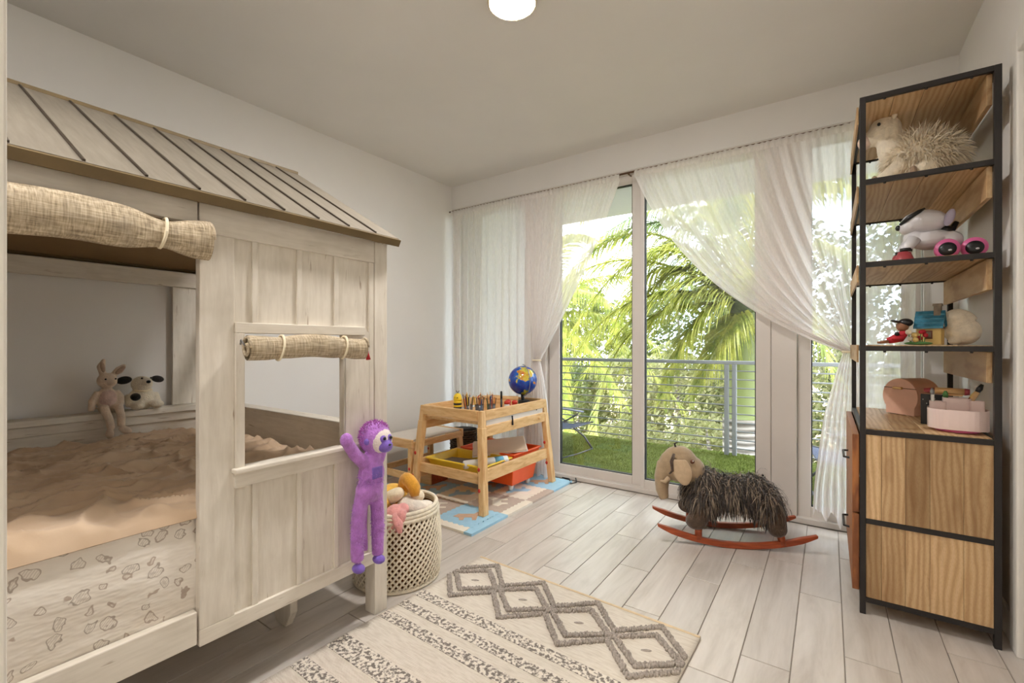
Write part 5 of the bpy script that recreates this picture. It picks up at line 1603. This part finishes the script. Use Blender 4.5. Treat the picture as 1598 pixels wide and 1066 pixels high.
# ------------------------------------------------------------------ basket, soft toys, rocker
def build_basket():
    g = random.Random(31)
    MT['rope'] = mat('cream_rope', lin(228, 218, 198), 0.9, 0.12, 50)
    MT['rope_shadow'] = mat('basket_gap_shade_brown', lin(120, 84, 50), 0.9, 0.15)  # dark brown stands in for shade in the gaps between ropes
    R0, H0 = 0.205, 0.345
    t = thing('woven_basket', 'round cream rope basket full of soft toys at the foot of the bed', 'basket', (-1.70, 1.485, 0))
    def rad(z):
        u = z / H0
        return R0 * (0.90 + 0.10 * math.sin(PI * min(1, u * 0.9 + 0.12)) ** 0.8)
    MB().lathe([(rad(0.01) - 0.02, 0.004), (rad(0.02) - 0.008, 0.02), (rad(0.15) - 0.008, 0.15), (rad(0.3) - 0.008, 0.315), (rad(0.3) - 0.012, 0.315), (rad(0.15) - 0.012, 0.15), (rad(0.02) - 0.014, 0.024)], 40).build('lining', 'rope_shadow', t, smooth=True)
    # open net of slanting ropes in both directions over the shade-coloured lining
    K = 46
    for s, nm in ((1, 'weave_strand'), (-1, 'weave_strand')):
        for k in range(K):
            pts = []
            for j in range(13):
                z = 0.012 + (H0 - 0.05) * j / 12
                a = 2 * PI * k / K + s * z * 4.4
                r = rad(z) + 0.0015 * s
                pts.append((r * math.cos(a), r * math.sin(a), z))
            MB().tube(pts, 0.0052, 5).build(nm, 'rope', t, smooth=True)
    for z, r in ((H0 - 0.034, 0.010), (H0 - 0.018, 0.010), (H0 - 0.004, 0.010), (0.009, 0.009)):
        pts = [((rad(z)) * math.cos(a), rad(z) * math.sin(a), z) for a in [2 * PI * j / 48 for j in range(49)]]
        MB().tube(pts, r, 7, caps=False).build('rim_coil', 'rope', t, smooth=True)
    # soft toys in it
    MT['plush_yellow'] = plush('yellow_plush', lin(240, 190, 84))
    MT['plush_gold'] = plush('golden_plush', lin(222, 160, 58))
    MT['plush_pale'] = plush('pale_cream_plush', lin(242, 228, 200))
    MT['plush_pink'] = plush('pink_plush', lin(226, 160, 156))
    MT['plush_white'] = plush('white_plush', lin(232, 224, 212))
    B = Vector((-1.70, 1.485, 0))
    y = thing('yellow_plush', 'yellow plush animal with cream paws on top of the basket', 'plush toy', (-1.735, 1.50, 0.30), R(-20))
    MB().ell((-0.02, 0.0, 0.05), (0.085, 0.075, 0.065)).ell((0.02, -0.08, 0.055), (0.065, 0.05, 0.045)).build('body', 'plush_yellow', y, voxel=0.007)
    MB().tube([(0.0, -0.05, 0.05), (0.07, -0.03, 0.085), (0.105, 0.0, 0.115)], [0.034, 0.036, 0.026], 12).build('leg', 'plush_pale', y, smooth=True, sub=1)
    MB().tube(bez((0.0, 0.05, 0.07), (0.03, 0.03, 0.20), (0.12, 0.05, 0.12), 10) + [Vector((0.13, 0.05, 0.085))], [0.03] * 11 + [0.02], 12).build('arm', 'plush_gold', y, smooth=True)
    MB().tube([(0.05, 0.03, 0.04), (0.11, 0.065, 0.075), (0.145, 0.085, 0.09)], [0.03, 0.036, 0.02], 12).build('leg', 'plush_pale', y, smooth=True, sub=1)
    p = thing('pink_plush', 'pink plush toy leaning over the near rim of the basket', 'plush toy', (-1.60, 1.385, 0.26), R(10))
    MB().ell((0, 0, 0.05), (0.055, 0.06, 0.07)).ell((0.035, -0.01, 0.06), (0.03, 0.032, 0.05), (0, 0.4, 0)).ell((0.02, 0.03, 0.09), (0.03, 0.03, 0.03)).build('body', 'plush_pink', p, voxel=0.006)
    MB().tube([(0.02, -0.03, 0.09), (0.055, -0.045, 0.05), (0.07, -0.05, 0.02)], [0.014, 0.022, 0.008], 10).build('ear', 'plush_pink', p, smooth=True)
    w = thing('white_plush', 'white plush toy with red snout and black eye in the basket', 'plush toy', (-1.615, 1.50, 0.265), R(15))
    MB().ell((0, 0, 0.06), (0.075, 0.062, 0.058), (0, 0.3, 0.3)).ell((0.045, 0.05, 0.045), (0.05, 0.045, 0.042)).build('head', 'plush_white', w, voxel=0.006)
    MB().ell((0.075, -0.005, 0.055), (0.018, 0.022, 0.018)).build('snout', 'plush_pink', w, smooth=True)
    MB().ell((0.088, 0.0, 0.056), (0.008, 0.014, 0.009)).build('mouth', mat('red_felt', lin(200, 60, 60), 0.9, 0.1), w, smooth=True)
    MB().ell((0.083, 0.055, 0.072), 0.007, nu=9, nv=6).build('eye', 'black', w, smooth=True)

def build_monkey():
    g = random.Random(17)
    MT['purple'] = plush('purple_plush', lin(184, 124, 206), 0.2, 0.8, 130)
    MT['purple_fur'] = mat('purple_fur', lin(190, 132, 214), 0.85, 0.2, 60, sheen=0.4)
    MT['magenta_fur'] = mat('magenta_fur', lin(176, 92, 176), 0.85, 0.2, 60, sheen=0.4)
    MT['violet_felt'] = plush('violet_felt', lin(128, 100, 190), 0.12, 0.4)
    MT['mauve_face'] = plush('pale_face_plush', lin(226, 214, 210), 0.08, 0.6)
    t = thing('purple_monkey', 'long-limbed purple plush monkey hanging on the corner of the bed', 'plush toy', (-1.455, 1.13, 0.24))
    mb = MB()
    mb.ell((0, 0.012, 0.36), (0.040, 0.056, 0.064)).ell((0.0, 0.004, 0.30), (0.042, 0.060, 0.050)).ell((0, 0.012, 0.415), (0.03, 0.040, 0.03))
    mb.ell((0.003, 0.028, 0.494), (0.056, 0.062, 0.064))
    mb.tube([(0.0, -0.020, 0.405), (0.0, -0.062, 0.445), (0.004, -0.100, 0.500)], [0.026, 0.024, 0.022], 10)
    mb.ell((0.006, -0.104, 0.508), (0.024, 0.024, 0.027))
    mb.tube([(-0.002, 0.045, 0.405), (-0.012, 0.068, 0.430), (-0.02, 0.078, 0.47)], [0.025, 0.023, 0.02], 10)
    mb.tube([(0.0, -0.030, 0.29), (-0.004, -0.046, 0.20), (-0.008, -0.048, 0.10), (-0.008, -0.046, 0.04)], [0.027, 0.026, 0.025, 0.024], 10)
    mb.tube([(0.0, 0.032, 0.29), (-0.004, 0.044, 0.20), (-0.008, 0.048, 0.10), (-0.008, 0.048, 0.03)], [0.027, 0.026, 0.024, 0.023], 10)
    mb.tube([(-0.018, -0.004, 0.28), (-0.022, -0.008, 0.16), (-0.022, 0.0, 0.06)], [0.014, 0.014, 0.012], 8)
    mb.build('body', 'purple', t, voxel=0.0055, sm=3)
    pts = []
    pts += ell_points((0, 0.006, 0.335), (0.040, 0.052, 0.085), 900, g, keep=lambda p, v: v.x > -0.4)
    pts += ell_points((-0.004, -0.047, 0.15), (0.025, 0.025, 0.13), 900, g)
    pts += ell_points((-0.006, 0.046, 0.15), (0.024, 0.024, 0.13), 900, g)
    f = fur(pts, 0.012, 2, 0.0016, 0.5, g, 0.5).build('fur', 'purple_fur', t); f['kind'] = 'stuff'
    pts = ell_points((0.0, 0.028, 0.500), (0.055, 0.061, 0.062), 1300, g, keep=lambda p, v: v.x < 0.35 or v.z > 0.6)
    f = fur(pts, 0.013, 2, 0.0016, 0.3, g, 0.5).build('head_fur', 'magenta_fur', t); f['kind'] = 'stuff'
    fc = MB().ell((0.034, 0.032, 0.488), (0.031, 0.048, 0.048)).build('face', 'mauve_face', t, smooth=True)
    MB().ell((0.054, 0.034, 0.468), (0.027, 0.031, 0.025)).ell((0.056, 0.020, 0.497), (0.013, 0.015, 0.016)).ell((0.054, 0.050, 0.497), (0.013, 0.015, 0.016)).build('muzzle', 'violet_felt', fc, voxel=0.003)
    for yy in (0.020, 0.050):
        MB().ell((0.067, yy, 0.500), 0.0066, nu=9, nv=6).build('eye', 'black', fc, smooth=True)
    MB().ell((0.079, 0.036, 0.476), (0.004, 0.007, 0.004), nu=8, nv=5).build('nostril', 'black', fc, smooth=True)
    MB().ell((0.022, -0.026, 0.490), (0.010, 0.012, 0.013)).build('ear', 'violet_felt', t, smooth=True)
    MB().ell((0.010, 0.078, 0.490), (0.010, 0.012, 0.013)).build('ear', 'violet_felt', t, smooth=True)
    MB().box(0.030, 0.039, -0.012, 0.036, 0.345, 0.390).build('chest_patch', 'violet_felt', t, bevel=0.004)
    for yy in (-0.046, 0.048):
        MB().ell((0.004, yy - 0.004, 0.016), (0.028, 0.022, 0.017)).build('foot', 'violet_felt', t, smooth=True)

def build_bed_toys():
    g = random.Random(23)
    MT['bunny'] = plush('beige_bunny_plush', lin(218, 198, 178), 0.1)
    MT['bunny_ear'] = plush('taupe_ear_lining', lin(178, 152, 134), 0.1)
    MT['bunny_knit'] = plush('pinkish_knit', lin(204, 176, 166), 0.14, 0.8, 110)
    t = thing('plush_bunny', 'beige long-eared plush bunny sitting on the back rail with dangling legs', 'plush toy', (-2.905, 0.705, 0.766))
    mb = MB()
    mb.ell((0, 0, 0.062), (0.036, 0.042, 0.062)).ell((0.004, 0, 0.155), (0.040, 0.040, 0.038)).ell((0.036, 0.012, 0.148), (0.016, 0.020, 0.016))
    mb.tube([(0.0, -0.032, 0.10), (0.012, -0.058, 0.06), (0.016, -0.062, 0.012)], [0.016, 0.015, 0.013], 8)
    mb.tube([(0.0, 0.034, 0.10), (0.012, 0.052, 0.07), (0.022, 0.05, 0.03)], [0.016, 0.015, 0.013], 8)
    mb.tube([(0.01, -0.018, 0.022), (0.045, -0.02, 0.024), (0.060, -0.006, -0.03), (0.060, 0.002, -0.075)], [0.021, 0.020, 0.017, 0.016], 10)
    mb.tube([(0.01, 0.022, 0.022), (0.045, 0.034, 0.026), (0.060, 0.040, -0.02), (0.060, 0.040, -0.065)], [0.021, 0.020, 0.017, 0.016], 10)
    mb.ell((0.062, -0.004, -0.098), (0.018, 0.017, 0.026)).ell((0.066, 0.054, -0.088), (0.018, 0.030, 0.018), (-0.5, 0, 0))
    mb.tube([(0.0, -0.016, 0.18), (0.0, -0.022, 0.225), (0.0, -0.010, 0.262)], [0.011, 0.018, 0.006], 8)
    mb.tube([(0.0, 0.02, 0.178), (0.002, 0.048, 0.205), (0.0, 0.072, 0.232)], [0.011, 0.020, 0.006], 8)
    mb.build('body', 'bunny', t, voxel=0.005)
    MB().ell((0.016, -0.019, 0.222), (0.006, 0.009, 0.026), (0.15, 0, 0)).build('ear_lining', 'bunny_ear', t, smooth=True)
    MB().ell((0.018, 0.048, 0.205), (0.006, 0.011, 0.026), (-0.8, 0, 0)).build('ear_lining', 'bunny_ear', t, smooth=True)
    MB().ell((0.012, 0, 0.065), (0.031, 0.036, 0.048)).build('tummy', 'bunny_knit', t, smooth=True)
    for yy in (-0.014, 0.024):
        MB().ell((0.040, yy, 0.164), 0.0042, nu=8, nv=5).build('eye', 'black', t, smooth=True)
    MT['pup_white'] = plush('off_white_plush', lin(226, 216, 196), 0.1, 0.8)
    MT['pup_black'] = plush('black_plush', lin(34, 32, 32), 0.2, 0.8)
    t = thing('plush_puppy', 'white plush puppy with black ears sitting on the back rail beside the bunny', 'plush toy', (-2.910, 0.845, 0.766))
    mb = MB()
    mb.ell((0, 0, 0.052), (0.045, 0.062, 0.058)).ell((0.008, -0.002, 0.128), (0.044, 0.046, 0.042)).ell((0.040, 0.006, 0.138), (0.024, 0.024, 0.020))
    mb.tube([(0.0, -0.05, 0.075), (0.03, -0.055, 0.02)], [0.022, 0.020], 10).tube([(0.0, 0.05, 0.075), (0.03, 0.060, 0.02)], [0.022, 0.020], 10)
    mb.ell((0.045, -0.030, 0.022), (0.035, 0.030, 0.022)).ell((0.042, 0.050, 0.024), (0.032, 0.032, 0.022))
    mb.build('body', 'pup_white', t, voxel=0.005)
    MB().ell((0.0, -0.072, 0.152), (0.014, 0.034, 0.020), (0.15, 0, 0)).build('ear', 'pup_black', t, smooth=True, sub=1)
    MB().ell((0.0, 0.068, 0.150), (0.014, 0.030, 0.018), (-0.25, 0, 0)).build('ear', 'pup_black', t, smooth=True, sub=1)
    MB().ell((0.030, -0.034, 0.066), (0.022, 0.022, 0.020)).build('patch', 'pup_black', t, smooth=True)
    MB().ell((0.062, 0.010, 0.142), (0.008, 0.010, 0.008)).build('nose', 'pup_black', t, smooth=True)
    for yy in (-0.012, 0.026):
        MB().ell((0.044, yy, 0.160), 0.005, nu=8, nv=5).build('eye', 'pup_black', t, smooth=True)
    MB().tube([(0.02, -0.035, 0.098), (0.042, 0.0, 0.094), (0.02, 0.035, 0.098)], 0.006, 7).build('collar', 'plush_pale', t, smooth=True)

def build_rocker():
    g = random.Random(41)
    MT['mammoth_skin'] = plush('tan_plush', lin(166, 144, 116), 0.1, 0.3)
    MT['mammoth_pale'] = plush('pale_tan_plush', lin(192, 168, 138), 0.08, 0.3)
    MT['mammoth_leg'] = plush('dark_brown_plush', lin(84, 68, 56), 0.25, 0.9, 120)
    MT['fur_dark'] = mat('dark_brown_fur', lin(54, 45, 40), 0.7, 0.3, 40, sheen=0.3)
    MT['fur_tan'] = mat('tan_fur_tips', lin(136, 120, 102), 0.7, 0.25, 40, sheen=0.3)
    ang = math.atan2(-0.301, -0.696)
    t = thing('rocking_elephant', 'shaggy dark brown rocking elephant toy on red-brown wooden runners', 'rocking toy', (-0.470, 2.835, 0.0), ang)
    # runners (local +x is the heading, +y the camera side)
    Rr = 1.05
    for s in (-1, 1):
        y = s * 0.14
        up, lo = [], []
        N = 22
        mb = MB()
        for i in range(N + 1):
            x = -0.40 + 0.80 * i / N
            z = Rr - math.sqrt(Rr * Rr - x * x)
            th = 0.032 * (1 if 1 < i < N - 1 else 0.75 if i in (1, N - 1) else 0.45)
            lo.append((x, z + (0.032 - th) / 2 + 0.0005)); up.append((x, z + (0.032 + th) / 2 + 0.0005))
        mb.prism(lo + up[::-1], 'y', y - 0.013, y + 0.013)
        mb.build('runner', 'rocker', t, fix=True, bevel=0.004)
        for x in (0.185, -0.235):
            MB().tube([(x, y, 0.035), (x + (0.0 if x > 0 else 0.012), y * 0.95, 0.105)], 0.019, 10).build('peg', 'rocker', t, smooth=True)
    for x in (0.185, -0.235):
        MB().tube([(x, -0.14, 0.075), (x, 0.14, 0.075)], 0.010, 8).build('cross_bar', 'rocker', t, smooth=True)
    # body core, legs
    MB().ell((-0.015, 0, 0.245), (0.205, 0.110, 0.098)).ell((-0.135, 0, 0.25), (0.09, 0.105, 0.098)).ell((0.13, 0, 0.275), (0.10, 0.105, 0.115)).build('body', 'fur_dark', t, voxel=0.010)
    for s in (-1, 1):
        MB().tube([(0.135, s * 0.085, 0.26), (0.165, s * 0.11, 0.17), (0.19, s * 0.128, 0.125)], [0.062, 0.056, 0.050], 14).ell((0.195, s * 0.128, 0.125), (0.058, 0.052, 0.044)).build('leg', 'mammoth_leg', t, voxel=0.008)
        MB().tube([(-0.17, s * 0.085, 0.26), (-0.205, s * 0.11, 0.17), (-0.215, s * 0.125, 0.120)], [0.066, 0.056, 0.048], 14).ell((-0.212, s * 0.126, 0.115), (0.050, 0.050, 0.044)).build('leg', 'mammoth_leg', t, voxel=0.008)
    # head with trunk, ears, tusks, eyes
    hd = MB().ell((0.265, 0.0, 0.405), (0.105, 0.090, 0.105)).ell((0.20, 0, 0.37), (0.08, 0.085, 0.085)).ell((0.325, 0, 0.39), (0.055, 0.07, 0.085))
    hd.tube([(0.33, 0.0, 0.39), (0.362, 0.01, 0.32), (0.362, 0.02, 0.255), (0.350, 0.03, 0.205)], [0.062, 0.044, 0.036, 0.026], 14)
    h = hd.build('head', 'mammoth_skin', t, voxel=0.007)
    for s in (-1, 1):
        e = MB()
        def ear(u, v, s=s):
            w = 0.055 * math.sin(PI * min(1, 0.18 + v * 0.80)) ** 0.7
            x = 0.280 - 0.028 * v + (u - 0.5) * 2 * w
            z = 0.452 - 0.135 * v
            y = s * (0.088 + 0.028 * math.sin(v * PI * 0.6) + 0.010 * math.cos((u - 0.5) * 3))
            return (x, y, z)
        e.grid(ear, 8, 10).build('ear', 'mammoth_pale', h, smooth=True, solid=0.012, sub=1)
        MB().tube([(0.305, s * 0.080, 0.478), (0.322, s * 0.106, 0.440), (0.318, s * 0.122, 0.395), (0.335, s * 0.118, 0.375)], [0.008, 0.010, 0.008, 0.005], 8).build('ear_fold', 'mammoth_leg', h, smooth=True)
        MB().ell((0.206, s * 0.080, 0.440), (0.012, 0.007, 0.012)).build('eye', 'brown_trim', h, smooth=True)
        MB().ell((0.204, s * 0.087, 0.445), (0.004, 0.003, 0.004), nu=8, nv=5).build('eye_glint', 'white', h, smooth=True)
        MB().tube([(0.330, s * 0.052, 0.335), (0.352, s * 0.066, 0.315), (0.376, s * 0.060, 0.318)], [0.014, 0.011, 0.004], 9).build('tusk', 'mammoth_pale', h, smooth=True)
    MB().tube([(0.285, 0.01, 0.50), (0.292, 0.018, 0.525), (0.275, 0.02, 0.535)], [0.007, 0.006, 0.003], 7).build('crest_tuft', 'fur_dark', h, smooth=True)
    # long shaggy coat
    def coat(n, m, ln, w, name):
        pts = ell_points((-0.015, 0, 0.245), (0.210, 0.112, 0.100), int(n * 0.7), g, keep=lambda p, v: v.z > -0.35 and p.x < 0.20)
        pts += ell_points((-0.135, 0, 0.25), (0.092, 0.107, 0.100), int(n * 0.3), g, keep=lambda p, v: v.z > -0.3)
        pts += ell_points((0.13, 0, 0.272), (0.100, 0.106, 0.112), int(n * 0.35), g, keep=lambda p, v: v.z > -0.5 and not (p.x > 0.19 and p.z > 0.30))
        for s in (-1, 1):
            pts += ell_points((-0.175, s * 0.092, 0.235), (0.066, 0.060, 0.07), int(n * 0.10), g)
            pts += ell_points((0.14, s * 0.095, 0.235), (0.062, 0.058, 0.06), int(n * 0.10), g)
        f = fur(pts, ln, 5, w, 3.2, g, 1.0).build(name, m, t)
        f['kind'] = 'stuff'
    coat(4600, 'fur_dark', 0.095, 0.0034, 'coat')
    coat(2400, 'fur_tan', 0.095, 0.0030, 'coat_highlights')
    pts = ell_points((-0.215, 0, 0.26), (0.03, 0.02, 0.05), 160, g)
    f = fur(pts, 0.11, 4, 0.003, 2.6, g, 0.5).build('tail', 'fur_dark', t)
    f['kind'] = 'stuff'

build_basket()
build_monkey()
build_bed_toys()
build_rocker()
